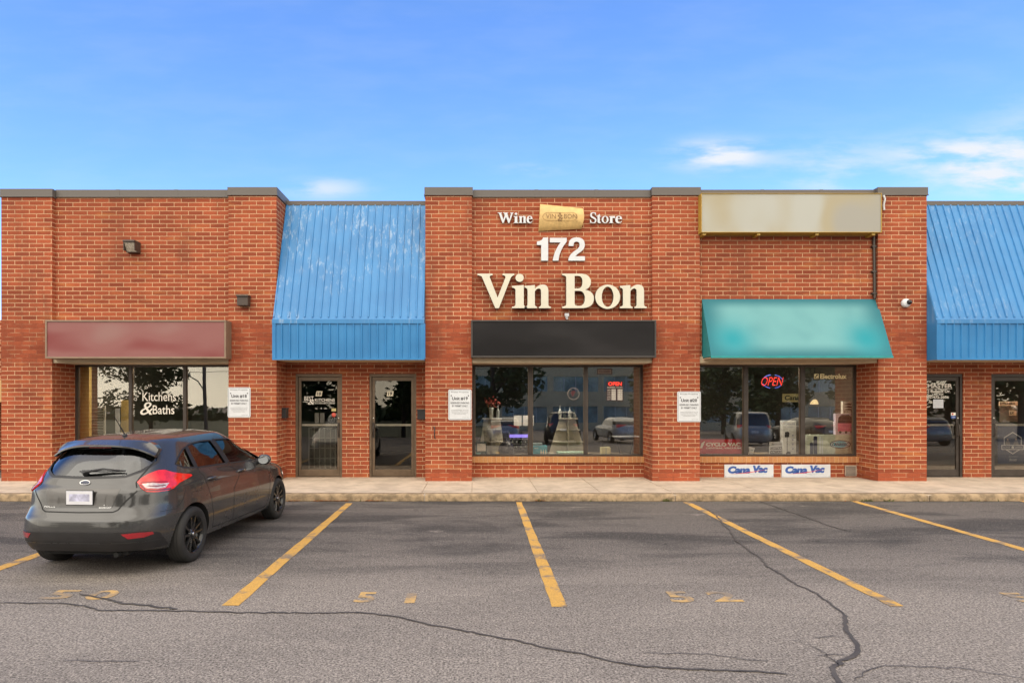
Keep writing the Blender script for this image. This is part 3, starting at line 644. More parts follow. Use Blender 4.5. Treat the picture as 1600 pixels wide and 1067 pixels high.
sign_box('maroon_sign_box', 70.5, 353, 500, 560, FX*8.97/(CX-70.5)+0.02, 'long blank faded maroon sign box with tan frame above the left window', 'sign', blotch('maroon_face', (0.20, 0.050, 0.050), (0.25, 0.105, 0.10), (0.27, 0.145, 0.135), 0.4), M('tan_frame', (0.23, 0.16, 0.11), 0.5, 0.2))
sign_box('black_sign_box', 736, 1025.5, 500, 558.5, 13.25, 'long blank black sign box above the wine shop window', 'sign', blotch('black_face', (0.008, 0.0072, 0.008), (0.013, 0.012, 0.013), (0.022, 0.0205, 0.0215), 0.55), M('dark_casing', (0.05, 0.042, 0.038), 0.45, 0.2))
yb = sign_box('cream_sign_box', 1095.5, 1378, 302, 363.5, 13.25, 'long pale cream sign box with yellow edge at the roof line', 'sign', blotch('cream_face', (0.32, 0.31, 0.275), (0.36, 0.32, 0.225), (0.40, 0.405, 0.37), 0.4, 0.9, 0.6), M('yellow_casing', (0.40, 0.25, 0.04), 0.45), fw=0.014)
for p in (1100, 1185, 1276, 1364): MB().box(PX(p-2.5, 13.3), PX(p+2.5, 13.3), 13.28, WU-0.002, PZ(368, 13.3), PZ(363.8, 13.3)).build('bracket', M('yellow_casing', (0.6, .36, .03)), yb)
pipe = MB().tube([(PX(1366.5, 13.45), WU-0.04, PZ(370, 13.45)), (PX(1367.5, 13.45), WU-0.04, PZ(420, 13.45)), (PX(1368, 13.45), WU-0.04, PZ(466, 13.45))], 0.028, 8)
for py in (385, 424, 458): pipe.box(PX(1363, 13.45), PX(1371, 13.45), WU-0.072, WU-0.002, PZ(py+1, 13.45), PZ(py-1, 13.45))
tag(pipe.build('conduit_pipe', DARKFR, loc=(PX(1368, 13.45), WU, PZ(466, 13.45))), 'black conduit running down the brick from the cream sign box to the teal awning', 'pipe')
cab = MB().tube([(PX(1379.5, F), F-0.02, PZ(306, F)), (PX(1381.5, F), F-0.025, PZ(312, F)), (PX(1379.5, F), F-0.02, PZ(321, F)), (PX(1380.5, F), F-0.02, PZ(329, F))], 0.022, 6)
tag(cab.build('white_cable', WHITE, loc=(PX(1380, F), F, PZ(329, F))), 'short white cable hanging at the right end of the cream sign box', 'cable')
# teal cloth awning
def teal():
    xa, xb = PX(1096.5, WU), PX(1369.5, WU); yb_ = FX*xa/(1111-CX); zt, zb = PZ(467.5, WU), PZ(557, yb_)
    r = empty('teal_awning', ((xa+xb)/2, WU, zb)); tag(r, 'teal cloth awning with blurred pale middle over the vacuum shop window', 'awning')
    n = 24; vs = []
    for j in range(9):
        u = j/8
        for i in range(n+1):
            x = xa+(xb-xa)*i/n; sag = 0.012*math.sin(math.pi*((i*4/n) % 1))*math.sin(math.pi*u)
            vs.append((x, WU-0.005+(yb_-WU)*u+sag, zt+(zb-zt)*u))
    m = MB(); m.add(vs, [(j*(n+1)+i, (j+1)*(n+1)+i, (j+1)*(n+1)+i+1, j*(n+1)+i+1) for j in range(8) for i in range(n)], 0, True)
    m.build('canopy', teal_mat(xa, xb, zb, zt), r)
    for x in (xa, xb):
        sm = MB().add([(x, WU-0.005, zt), (x, yb_, zb), (x, WU-0.005, zb)], [(0, 1, 2) if x == xa else (2, 1, 0)])
        sm.build('side_panel', M('teal_side', (0.015, 0.20, 0.21), 0.7), r)
    h = MB(); h.box(xa-0.004, xb+0.004, yb_-0.012, yb_+0.012, zb-0.03, zb+0.012); h.build('hem', M('teal_hem', (0.02, 0.26, 0.26), 0.7), r)
    MB().box(xa+0.01, xb-0.01, yb_+0.014, WU+0.28, zb-0.028, zb-0.012).build('underside', BEIGE, r)
def teal_mat(xa, xb, zb, zt):
    m = bpy.data.materials.new('teal_cloth'); m.use_nodes = True; t = m.node_tree; b = t.nodes['Principled BSDF']
    geo = nd(t, 'ShaderNodeNewGeometry'); s = nd(t, 'ShaderNodeSeparateXYZ'); t.links.new(geo.outputs['Position'], s.inputs[0])
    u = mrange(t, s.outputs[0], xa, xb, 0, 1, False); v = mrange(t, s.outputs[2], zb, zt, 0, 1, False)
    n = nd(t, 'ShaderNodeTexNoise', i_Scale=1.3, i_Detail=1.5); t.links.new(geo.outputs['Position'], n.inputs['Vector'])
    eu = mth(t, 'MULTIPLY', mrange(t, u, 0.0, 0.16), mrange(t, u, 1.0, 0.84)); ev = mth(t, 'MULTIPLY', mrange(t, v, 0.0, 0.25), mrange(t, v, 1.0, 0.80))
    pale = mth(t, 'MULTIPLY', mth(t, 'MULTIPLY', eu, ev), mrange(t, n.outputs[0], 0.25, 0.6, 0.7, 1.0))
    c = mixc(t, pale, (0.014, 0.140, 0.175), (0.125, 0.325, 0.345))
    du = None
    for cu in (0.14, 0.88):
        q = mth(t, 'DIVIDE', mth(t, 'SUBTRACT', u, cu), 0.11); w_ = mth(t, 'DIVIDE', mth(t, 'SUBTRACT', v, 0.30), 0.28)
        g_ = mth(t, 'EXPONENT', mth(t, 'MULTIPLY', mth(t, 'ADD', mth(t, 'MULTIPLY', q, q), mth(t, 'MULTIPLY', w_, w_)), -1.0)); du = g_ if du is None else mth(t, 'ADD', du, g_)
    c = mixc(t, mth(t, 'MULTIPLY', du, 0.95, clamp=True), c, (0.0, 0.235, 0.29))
    f = nd(t, 'ShaderNodeTexNoise', i_Scale=180.0); t.links.new(geo.outputs['Position'], f.inputs['Vector'])
    t.links.new(c, b.inputs['Base Color']); b.inputs['Roughness'].default_value = 0.75
    bp = nd(t, 'ShaderNodeBump', i_Strength=0.15, i_Distance=0.003); t.links.new(f.outputs[0], bp.inputs['Height']); t.links.new(bp.outputs[0], b.inputs['Normal'])
    return m
teal()
# raised letters on the wine shop wall
def word(name, label, spec, base, cap, unit, Y, depth, mats, cat='sign'):
    z0 = PZ(base, Y); k = (PZ(cap, Y)-z0)/unit
    r = empty(name, (PX((spec[0][1]+spec[-1][2])/2, Y), WU, z0)); tag(r, label, cat)
    for ch, a, b in spec:
        v, f = glyph(ch, depth/2); ax0, ax1 = min(p[0] for p in v), max(p[0] for p in v); X0, X1 = PX(a, Y), PX(b, Y)
        m = MB(); vs = [(X0+(p[0]-ax0)/(ax1-ax0)*(X1-X0), Y+depth/2-p[2], z0+p[1]*k) for p in v]
        m.v += vs
        for q in f:
            ysp = {round(v[i][2], 4) for i in q}; m.f.append(tuple(q)); m.m.append(0 if len(ysp) == 1 and v[q[0]][2] > 0 else 1); m.sm.append(False)
        m.build('letter', mats, r)
    return r
word('shop_name_sign', 'large cream raised serif letters reading Vin Bon on the brick', [('V', 746, 803.5), ('i', 800, 823.5), ('n', 819.5, 861), ('B', 878.5, 928), ('o', 930, 969), ('n', 968.5, 1010.5)], 481.5, 427.6, 0.7, WU-0.16, 0.12, [CREAM, CREAMSIDE])
word('wine_word_sign', 'small white raised letters reading Wine beside the cork-shaped plaque', [('W', 777.5, 802.5), ('i', 802.5, 810), ('n', 810.5, 822.5), ('e', 823, 832)], 348.6, 332.3, 0.7, WU-0.07, 0.04, [WHITE, CREAMSIDE])
word('store_word_sign', 'small white raised letters reading Store beside the cork-shaped plaque', [('S', 922, 932), ('t', 932, 939.5), ('o', 940, 951), ('r', 951.5, 961), ('e', 961.5, 972)], 348.6, 332.3, 0.7, WU-0.07, 0.04, [WHITE, CREAMSIDE])
word('street_number_sign', 'white street number 172 on the brick above the large cream letters', [('1', 839, 856.5), ('7', 859, 885.5), ('2', 888, 914)], 407.4, 371.8, 0.7, WU-0.05, 0.04, [WHITE, CREAMSIDE])
def plaque():
    Y = WU-0.12; m = MB(); n = 14; vs = []
    top = lambda u: (PX(844.5+u*66.5, Y), PZ(317+u*6.5, Y)); bot = lambda u: (PX(842+u*67.5, Y), PZ(359.5-u*3.5, Y))
    for i in range(9):
        u = i/8; (xt, zt), (xb_, zb_) = top(u), bot(u)
        for j in range(n+1):
            q = j/n; bulge = math.sin(math.pi*q)**0.6*0.11; ex = 0.03*math.sin(math.pi*q)*(1 if i == 8 else 0)
            vs.append((xb_+(xt-xb_)*q+ex, WU-0.03-bulge, zb_+(zt-zb_)*q))
    m.add(vs, [(i*(n+1)+j, (i+1)*(n+1)+j, (i+1)*(n+1)+j+1, i*(n+1)+j+1) for i in range(8) for j in range(n)], 0, True)
    for i in (0, 8):
        r_ = vs[i*(n+1):(i+1)*(n+1)]; r_ = r_+[(r_[-1][0], WU-0.002, r_[-1][2]), (r_[0][0], WU-0.002, r_[0][2])]; m.add(r_, [tuple(range(len(r_))) if i == 8 else tuple(reversed(range(len(r_))))])
    X0, X1 = PX(846, Y), PX(908, Y)
    yf = WU-0.146
    put_text_px(m, 'VIN', 853, 868.5, 334.5, 341.5, yf, 1); put_text_px(m, 'BON', 881.5, 901, 334.5, 341.5, yf, 1); put_text_px(m, 'TM', 899, 903, 344.5, 346.5, yf, 1)
    for (ax_, ay) in ((875, 334), (873, 337), (877, 337), (875, 340), (878, 341), (873, 343), (876, 344)): m.lathe([(0, -0.004), (0.016, -0.002), (0.022, 0.001)], 8, 1, 'y', (PX(ax_, yf), yf, PZ(ay, yf)))
    ring = [(PX(875+27*math.cos(a)*(1 if abs(math.cos(a)) > 0 else 1), yf), yf-0.001, PZ(338.5-6.2*max(-1, min(1, 1.6*math.sin(a))), yf)) for a in [k*math.pi/24 for k in range(49)]]
    m.tube(ring, 0.0035, 4, 1, False)
    o = m.build('barrel_plaque', [M('cork', (0.62, 0.41, 0.16), 0.6, 0, 0.14, 9, 0.2, 40), M('plaque_ink', (0.25, 0.14, 0.05), 0.6)], loc=(PX(877, Y), WU, PZ(359, Y)))
    tag(o, 'tan cork-shaped plaque mounted between the small words Wine and Store', 'sign')
plaque()
def unit_sign(a, b, t_, bt, num):
    Y = F-0.012; X0, X1, z1, z0 = PX(a, Y), PX(b, Y), PZ(t_, Y), PZ(bt, Y); W_, H_ = X1-X0, z1-z0
    def rr(i, rad):
        p = []
        for cx, cz, a0 in ((X1-i-rad, z1-i-rad, 0), (X0+i+rad, z1-i-rad, 90), (X0+i+rad, z0+i+rad, 180), (X1-i-rad, z0+i+rad, 270)):
            for k in range(5): q = R(a0+k*22.5); p.append((cx+rad*math.cos(q), cz+rad*math.sin(q)))
        return p
    m = MB(); m.prism(rr(0, 0.03), Y, Y+0.010, 0)
    o_, i_ = rr(0.016, 0.022), rr(0.021, 0.018); n = len(o_)
    m.add([(x, Y-0.0015, z) for x, z in o_]+[(x, Y-0.0015, z) for x, z in i_], [(k, k+n, (k+1) % n+n, (k+1) % n) for k in range(n)], 1)
    y = Y-0.0015
    def T(s, u0, u1, v0, v1, mm=1, bold=0.0): put_text(m, s, X0+W_*u0, X0+W_*u1, z0+H_*v0, z0+H_*v1, y, mm, bold)
    T('Private Property', .12, .88, .885, .935); T('Unit #%d' % num, .16, .84, .645, .76, 1, 0.03); T('RESERVED PARKING', .10, .90, .53, .59, 1, 0.02); T('BY PERMIT ONLY', .16, .84, .43, .49, 1, 0.02)
    for k, (u0, u1) in enumerate(((.12, .88), (.12, .86), (.16, .84), (.24, .76))): T('unauthorized vehicles will be towed'[:34-k*5], u0, u1, .315-k*.045, .34-k*.045)
    T('by-law 2005', .62, .90, .07, .09)
    for u in (.13, .87): m.lathe([(0, -0.006), (0.012, -0.005), (0.014, 0)], 8, 1, 'y', (X0+W_*u, Y, z0+H_*.80))
    tag(m.build('parking_sign', [WHITE, BLACKTXT], loc=((X0+X1)/2, Y, z0)), {18: 'white reserved parking sign reading Unit #18 on the pillar beside the parked car', 19: 'white reserved parking sign reading Unit #19 on the pillar by the wine shop window', 20: 'white reserved parking sign reading Unit #20 on the pillar by the vacuum shop window'}[num], 'sign', 'white unit parking signs on the pillars')
unit_sign(355.8, 391.3, 605, 652, 18); unit_sign(700.5, 736.7, 608.5, 656, 19); unit_sign(1058.3, 1095, 611.5, 659, 20)
CBLUE = M('print_blue', (0.03, 0.09, 0.33), 0.5); CRED = M('print_red', (0.6, 0.05, 0.05), 0.5); CGREY = M('print_grey', (0.3, 0.36, 0.36), 0.5)
def board(a, b, label):
    Y = WB-0.02; t_, bt = 725.5, 745.5; m = MB(); m.prism([(PX(a, Y), PZ(bt, Y)), (PX(b, Y), PZ(bt, Y)), (PX(b, Y), PZ(t_, Y)), (PX(a, Y), PZ(t_, Y))], Y, Y+0.015, 0)
    y = Y-0.0015; w_ = b-a
    put_text_px(m, 'Cana', a+w_*.07, a+w_*.53, 728, 739.6, y, 1, bold=0.07, shear=0.18); put_text_px(m, 'Vac', a+w_*.58, a+w_*.885, 727, 738.6, y, 1, bold=0.07, shear=0.18)
    m.prism([(PX(a+w_*.10, y), PZ(741, y)), (PX(a+w_*.5, y), PZ(737.4, y)), (PX(a+w_*.9, y), PZ(732.8, y)), (PX(a+w_*.5, y), PZ(738.6, y))], y-0.0015, y-0.001, 2)
    put_text_px(m, 'CENTRAL VACUUM SYSTEMS', a+w_*.50, a+w_*.86, 739.4, 740.8, y, 3); put_text_px(m, 'Sales & Service', a+w_*.59, a+w_*.80, 742, 743.2, y, 3)
    for px in (a+2, a+w_/2, b-2): m.lathe([(0, -0.004), (0.008, -0.003), (0.009, 0)], 6, 3, 'y', (PX(px, Y), Y, PZ(744, Y)))
    tag(m.build('shop_board', [WHITE, CBLUE, CRED, CGREY], loc=(PX((a+b)/2, Y), Y, PZ(bt, Y))), label, 'sign', 'white boards under the vacuum shop window')
board(1132, 1208.5, 'white board with blue lettering under the window, nearer the unit 20 sign'); board(1221.5, 1297.5, 'white board with blue lettering under the window, nearer the wall vent')
m = MB(); Y = WB-0.012; a, b, t_, bt = 1320, 1338, 727, 743.5
m.box(PX(a, Y), PX(b, Y), Y, Y+0.012, PZ(bt, Y), PZ(t_, Y), 1)
for k in range(9):
    z = PZ(bt-1-k*1.8, Y); m.add([(PX(a+1, Y), Y-0.001, z), (PX(b-1, Y), Y-0.001, z), (PX(b-1, Y), Y-0.014, z-0.012), (PX(a+1, Y), Y-0.014, z-0.012)], [(0, 1, 2, 3), (3, 2, 1, 0)], 0)
for q in ((a, b, t_, t_+1), (a, b, bt-1, bt), (a, a+1, t_, bt), (b-1, b, t_, bt)): m.box(PX(q[0], Y), PX(q[1], Y), Y-0.016, Y, PZ(q[3], Y), PZ(q[2], Y), 0)
tag(m.build('wall_vent', [M('vent_paint', (0.42, 0.34, 0.27), 0.6), BLACK], loc=(PX(1329, Y), Y, PZ(bt, Y))), 'small beige louvred vent low on the brick beside the white boards', 'vent')
# flood light
def flood():
    cx, cz = PX(211, WU), PZ(388, WU); r = empty('flood_light', (cx, WU, cz)); tag(r, 'bronze flood light with pale lens on the plain brick wall above the maroon sign', 'lamp')
    m = MB(); w0 = 0.125; z1, z0 = cz+0.12, cz-0.12
    m.prism([(cx-w0, z1-0.05), (cx+w0, z1-0.05), (cx+w0, z1), (cx-w0, z1)], WU-0.26, WU-0.002)
    m.box(cx-w0, cx+w0, WU-0.12, WU-0.002, z0, z1-0.05); m.box(cx+w0-0.02, cx+w0, WU-0.24, WU-0.12, z0+0.02, z1-0.05); m.box(cx-w0, cx-w0+0.02, WU-0.24, WU-0.12, z0+0.02, z1-0.05)
    m.build('housing', M('bronze_box', (0.055, 0.037, 0.028), 0.5), r, bevel=0.01)
    g_ = MB(); g_.add([(cx-w0+0.022, WU-0.235, z1-0.055), (cx+w0-0.022, WU-0.235, z1-0.055), (cx+w0-0.022, WU-0.125, z0+0.015), (cx-w0+0.022, WU-0.125, z0+0.015)], [(3, 2, 1, 0)])
    g_.build('lens', M('lens', (0.45, 0.40, 0.32), 0.25, 0, 0.3, 30), r)
flood()
m = MB().box(PX(374.5, F), PX(391.5, F), F-0.16, F-0.002, PZ(479, F), PZ(464, F)); m.box(PX(373.5, F), PX(392.5, F), F-0.19, F-0.01, PZ(465.5, F), PZ(462.5, F))
tag(m.build('wall_lamp', M('bronze_box', (0.055, 0.037, 0.028), 0.5), bevel=0.01, loc=(PX(383, F), F, PZ(479, F))), 'small square dark brown lamp box high on the pillar left of the blue awning', 'lamp')
def cctv():
    cx, cz = PX(1413.5, F), PZ(474, F); r = empty('security_camera', (cx, F, cz)); tag(r, 'white dome security camera with black lens high on the right-hand pillar', 'camera')
    MB().lathe([(0, 0.0), (0.085, 0.0), (0.095, -0.03), (0.09, -0.06), (0.07, -0.09), (0.0, -0.10)], 24, 0, 'y', (cx, F-0.001, cz)).build('housing', WHITE, r)
    MB().lathe([(0.052, -0.085), (0.048, -0.115), (0.03, -0.135), (0, -0.142)], 18, 0, 'y', (cx+0.03, F-0.01, cz+0.01)).build('lens', M('black_dome', (0.01, 0.01, 0.012), 0.08), r)
cctv()
def letterbox(x, y, z, nx, label):
    m = MB(); w_, h_, d_ = 0.20, 0.20, 0.09
    if nx: m.box(x+0.001, x+d_, y-w_/2, y+w_/2, z, z+h_); m.box(x+0.001, x+d_+0.015, y-w_/2-0.01, y+w_/2+0.01, z+h_, z+h_+0.025)
    else: m.box(x-w_/2, x+w_/2, y-d_, y-0.001, z, z+h_); m.box(x-w_/2-0.01, x+w_/2+0.01, y-d_-0.015, y-0.001, z+h_, z+h_+0.025)
    if nx:
        for k in (-0.06, 0.06): m.tube([(x+0.05, y+k, z), (x+0.07, y+k, z-0.04), (x+0.03, y+k, z-0.05)], 0.006, 6)
    tag(m.build('letterbox', BLACK, bevel=0.006, loc=(x, y, z)), label, 'letterbox', 'black letterboxes beside the pair of doors')
letterbox(pl[1][1], 13.87, PZ(653, 13.87), True, 'black letterbox on the side of the pillar left of the unit 18 door')
letterbox(PX(659.5, WB), WB, PZ(655, WB), False, 'black letterbox on the recessed brick right of the second door')
m = MB().tube([(PX(677, F), F-0.004, PZ(667, F)), (PX(679, F), F-0.02, PZ(667, F)), (PX(679, F), F-0.02, PZ(682, F)), (PX(680, F), F-0.004, PZ(685, F))], 0.010, 6)
tag(m.build('iron_hook', BLACK, loc=(PX(679, F), F, PZ(684, F))), 'thin rusty iron hook on the pillar under the unit 19 sign', 'hook')
m = MB().box(PX(882, WU), PX(888.5, WU), WU-0.07, WU-0.002, PZ(494.5, WU), PZ(490, WU)); m.lathe([(0, -0.03), (0.022, -0.03), (0.03, 0.0), (0.0, 0.0)], 12, 0, 'z', (PX(885, WU), WU-0.04, PZ(497.5, WU)+0.03)); m.box(PX(884, WU), PX(887, WU), WU-0.05, WU-0.02, PZ(499, WU), PZ(495, WU))
tag(m.build('light_sensor', WHITE, loc=(PX(885, WU), WU, PZ(499, WU))), 'tiny white sensor on the brick just above the black sign box', 'sensor')
# ================================================================== lettering on the glass and things behind it
VINYL = M('vinyl_white', (0.82, 0.78, 0.68), 0.6); YG = WB+0.093
def vinyl(name, items, label, mats=None, Y=YG, cat='lettering'):
    m = MB()
    for it in items:
        s, a, b, t_, bt = it[:5]; k = it[5] if len(it) > 5 else {}
        put_text_px(m, s, a, b, t_, bt, Y, **k)
    xs_ = [v[0] for v in m.v]; zs = [v[2] for v in m.v]
    return tag(m.build(name, mats or VINYL, loc=((min(xs_)+max(xs_))/2, Y, min(zs))), label, cat)
m = MB(); put_text_px(m, 'Kitchens', 222.5, 275, 612.5, 626.5, YG, bold=0.008); put_text_px(m, '&', 219, 240, 628, 648, YG, bold=0.0, shear=0.25); put_text_px(m, 'Baths', 238.5, 272.5, 633, 647, YG, bold=0.008)
def arc_text(m, s, cx, cy, r, a0, a1, size, Y):
    v0 = [text_geo(c) for c in s]
    for i, c in enumerate(s):
        if c == ' ': continue
        a = R(a0+(a1-a0)*i/(len(s)-1)); v, f = text_geo(c); k = size/FX*Y/0.7
        px, pz = PX(cx+r*math.cos(a), Y), PZ(cy-r*math.sin(a), Y); rot = a-math.pi/2
        m.add([(px+(p[0]-0.3)*k*math.cos(rot)-p[1]*k*math.sin(rot), Y, pz+(p[0]-0.3)*k*math.sin(rot)+p[1]*k*math.cos(rot)) for p in v], f)
tag(m.build('window_lettering', VINYL, loc=(PX(247, YG), YG, PZ(648, YG))), 'white lettering reading Kitchens & Baths on the window above the car', 'lettering'); m = MB()
arc_text(m, 'NEW DESIGN', 249, 641, 39, 190, 112, 5.0, YG)
tag(m.build('arched_lettering', VINYL, loc=(PX(247, YG), YG, PZ(640, YG))), 'small white arched lettering curving over the words Kitchens & Baths', 'lettering')
YD = WB+0.02+0.03+0.015
m = MB(); put_text_px(m, 'BEST', 475.5, 490, 619, 626, YD, bold=0.01); put_text_px(m, '&', 481, 492, 624, 632, YD, shear=0.3, bold=0.01); put_text_px(m, 'KITCHENS', 492, 523, 622.5, 627, YD, bold=0.01); put_text_px(m, 'KITCHEN & BATH DESIGN', 492, 523, 628, 631, YD)
m.box(PX(473, YD), PX(481, YD), YD, YD+0.001, PZ(628, YD), PZ(627.4, YD)); put_text_px(m, 'TEL', 492, 496, 637, 639, YD); put_text_px(m, '-', 501, 503, 637.5, 638.5, YD); put_text_px(m, '2036', 506, 511, 637, 639, YD)
tag(m.build('door_lettering', VINYL, loc=(PX(499, YD), YD, PZ(639, YD))), 'small white decorative lettering reading Best & Kitchens on the first bronze door', 'lettering')
def numcard(a, b, s, label):
    m = MB(); Y = YD; m.prism([(PX(a, Y), PZ(619, Y)), (PX(b-1, Y), PZ(619, Y)), (PX(b+0.6, Y), PZ(611, Y)), (PX(a+1.6, Y), PZ(611, Y))], Y-0.001, Y+0.002, 0)
    put_text_px(m, s, a+2.2, b-1.8, 612.3, 617.6, Y-0.0025, 1, bold=0.03, shear=0.15)
    tag(m.build('number_card', [M('card_cream', (0.66, 0.60, 0.44), 0.6), BLACKTXT], loc=(PX(a, Y), Y, PZ(619, Y))), label, 'sign')
numcard(493, 503.5, '18', 'small cream card with the number 18 on the first bronze door'); numcard(604, 614.5, '19', 'small cream card with the number 19 on the second bronze door')
m = MB(); m.lathe([(0, 0), (0.05, 0), (0.05, -0.002), (0, -0.002)], 20, 0, 'y', (PX(521.5, YD), YD+0.002, PZ(648, YD)))
m.box(PX(518, YD), PX(525, YD), YD, YD+0.002, PZ(642.5, YD), PZ(638, YD), 1)
tag(m.build('door_sticker', [M('sticker_red', (0.6, 0.10, 0.07), 0.5), M('sticker_yellow', (0.50, 0.42, 0.18), 0.5)], loc=(PX(521.5, YD), YD, PZ(652, YD))), 'round red sticker under a small yellow one on the first bronze door', 'sticker')
Y = YD+0.02
m = MB(); 
for a, b in ((492, 498.5), (500, 507)): m.box(PX(a, Y), PX(b, Y), Y, Y+0.002, PZ(661, Y), PZ(645, Y)); 
tag(m.build('paper_notice', M('notice_grey', (0.22, 0.22, 0.22), 0.8), loc=(PX(499, Y), Y, PZ(661, Y))), 'pair of grey paper notices inside the first bronze door above the push bar', 'paper')
# cabinet sample display behind door 18
def cabinet():
    Y = WB+0.9; r = empty('panelled_cabinet', (PX(504, Y), Y, WALK)); tag(r, 'pale grid-panelled display cabinet standing behind the first bronze door', 'cabinet')
    a, b, t_, bt = 483, 525, 668, 735; m = MB(); X0, X1, z1, z0 = PX(a, Y), PX(b, Y), PZ(t_, Y), WALK
    m.box(X0, X1, Y, Y+0.5, z0, z1); m.build('carcass', M('cab_dark', (0.10, 0.10, 0.09), 0.6), r)
    m = MB()
    for i in range(6):
        x = X0+(X1-X0)*i/5; m.box(x-0.012, x+0.012, Y-0.02, Y-0.001, z0+0.1, z1)
    for j in range(5):
        z = z0+0.1+(z1-z0-0.1)*j/4; m.box(X0, X1, Y-0.018, Y-0.002, z-0.01, z+0.01)
    m.build('grid', M('cab_grid', (0.24, 0.235, 0.21), 0.6), r)
cabinet()
# right-hand doors
vinyl('door_lettering', [('VACMASTER', 1427.5, 1488, 599.5, 606, dict(bold=0.03)), ('172 Bullock Dr.', 1443, 1485, 608.5, 613.5, dict(bold=0.02)), ('Unit #20', 1457, 1474, 614.5, 617.5, dict(bold=0.02)), ('905-472-2036', 1446, 1482.5, 618.5, 622.5, dict(bold=0.02))], 'white lettering with address and telephone number on the dark door by the corner pillar', Y=YD)
m = MB(); m.box(PX(1427.5, YD), PX(1488, YD), YD, YD+0.001, PZ(607.6, YD), PZ(607, YD)); o = m.build('underline_strip', VINYL, [x for x in bpy.data.objects if x.name.startswith('door_lettering')][-1])
m = MB(); m.box(PX(1458, YD), PX(1474, YD), YD-0.002, YD+0.001, PZ(637.5, YD), PZ(624, YD))
for k in range(5): put_text_px(m, 'please use front door', 1460, 1472-k % 3, 626+k*2.2, 627.2+k*2.2, YD-0.003, 1)
tag(m.build('paper_notice', [WHITE, CGREY], loc=(PX(1466, YD), YD, PZ(637.5, YD))), 'white paper notice below the lettering on the dark door by the corner pillar', 'paper')
m = MB(); m.box(PX(1486, YD), PX(1494, YD), YD, YD+0.002, PZ(649, YD), PZ(644.5, YD), 0); m.box(PX(1486, YD), PX(1494, YD), YD, YD+0.002, PZ(653.5, YD), PZ(649.3, YD), 1)
m.lathe([(0, 0), (0.022, 0), (0.022, -0.001), (0, -0.001)], 12, 2, 'y', (PX(1488.5, YD), YD-0.001, PZ(646.8, YD))); put_text_px(m, 'VISA', 1487.5, 1492.5, 650.5, 652.5, YD-0.001, 3)
tag(m.build('card_sticker', [VINYL, CBLUE, CRED, WHITE], loc=(PX(1490, YD), YD, PZ(653.5, YD))), 'small red and blue payment card stickers on the dark door by the corner pillar', 'sticker')
def poster():
    Y = WB+0.13; m = MB(); m.box(PX(1559, Y), PX(1612, Y), Y, Y+0.004, PZ(724, Y), PZ(662, Y), 0); y = Y-0.002
    cx, cy = 1582.5, 692
    def hexa(r, k): return [(PX(cx+r*math.cos(R(90+60*i))*0.92, y), PZ(cy-r*math.sin(R(90+60*i))*1.0, y)) for i in range(6)]
    A, Bq = hexa(17.5, 0), hexa(16, 0); n = 6
    m.add([(x, y, z) for x, z in A]+[(x, y, z) for x, z in Bq], [(k, (k+1) % n, (k+1) % n+n, k+n) for k in range(n)], 1)
    for q in ((1565, 1600, 695, 696), (1565, 1600, 701.5, 702.5), (1565, 1566, 696, 701.5), (1599, 1600, 696, 701.5)): m.box(PX(q[0], y), PX(q[1], y), y-0.001, y+0.001, PZ(q[3], y), PZ(q[2], y), 1)
    m.box(PX(1566, y), PX(1599, y), y-0.0005, y+0.0005, PZ(701.5, y), PZ(696, y), 0)
    put_text_px(m, 'SCOTT', 1567.5, 1578.5, 697.6, 700, y-0.001, 1); put_text_px(m, 'LIVING', 1586.5, 1597.5, 697.6, 700, y-0.001, 1)
    m.lathe([(0, 0), (0.03, 0), (0.03, -0.001), (0, -0.001)], 14, 1, 'y', (PX(1582.5, y), y-0.001, PZ(698.8, y)))
    for px, hh in ((1574.5, 686), (1587.5, 686)):   # two plain busts printed on the poster
        m.prism([(PX(px-4, y), PZ(694.5, y)), (PX(px+4, y), PZ(694.5, y)), (PX(px+3, y), PZ(689.5, y)), (PX(px, y), PZ(688, y)), (PX(px-3, y), PZ(689.5, y))], y-0.0015, y-0.001, 3)
        m.lathe([(0, 0), (0.020, 0), (0.020, -0.001), (0, -0.001)], 12, 2, 'y', (PX(px, y), y-0.0015, PZ(hh+.4, y)))
    put_text_px(m, 'kitchens', 1577, 1590, 712, 714, y, 4); put_text_px(m, 'Scott', 1577, 1589, 716, 720, y, 1, shear=0.3)
    tag(m.build('navy_poster', [M('poster_navy', (0.010, 0.024, 0.085), 0.5), M('poster_white', (0.6, 0.6, 0.62), 0.5), M('print_skin', (0.40, 0.27, 0.22), 0.6), M('print_suit', (0.16, 0.15, 0.15), 0.6), CGREY], loc=(PX(1585, Y), Y, PZ(724, Y))), 'navy poster with white hexagon emblem behind the far right glass door', 'poster')
    Y = WB+0.8; m = MB(); m.box(PX(1562, Y), PX(1590, Y), Y, Y+0.01, PZ(659, Y), PZ(632, Y), 0); m.box(PX(1560, Y), PX(1589, Y), Y-0.02, Y-0.01, PZ(634, Y), PZ(627, Y), 1)
    put_text_px(m, 'KITCHENS', 1563, 1586, 628.5, 632, Y-0.022, 2, bold=0.02); m.box(PX(1576, Y), PX(1587, Y), Y-0.02, Y-0.01, PZ(649, Y), PZ(641, Y), 1); put_text_px(m, 'EX', 1578, 1585, 643, 647, Y-0.022, 2, bold=0.02)
    tag(m.build('display_board', [M('board_grey', (0.28, 0.26, 0.22), 0.7), M('board_cream', (0.806, 0.715, 0.494), 0.7), BLACKTXT], loc=(PX(1576, Y), Y, PZ(659, Y))), 'cream and grey printed display board inside the far right door above the navy poster', 'board')
poster()
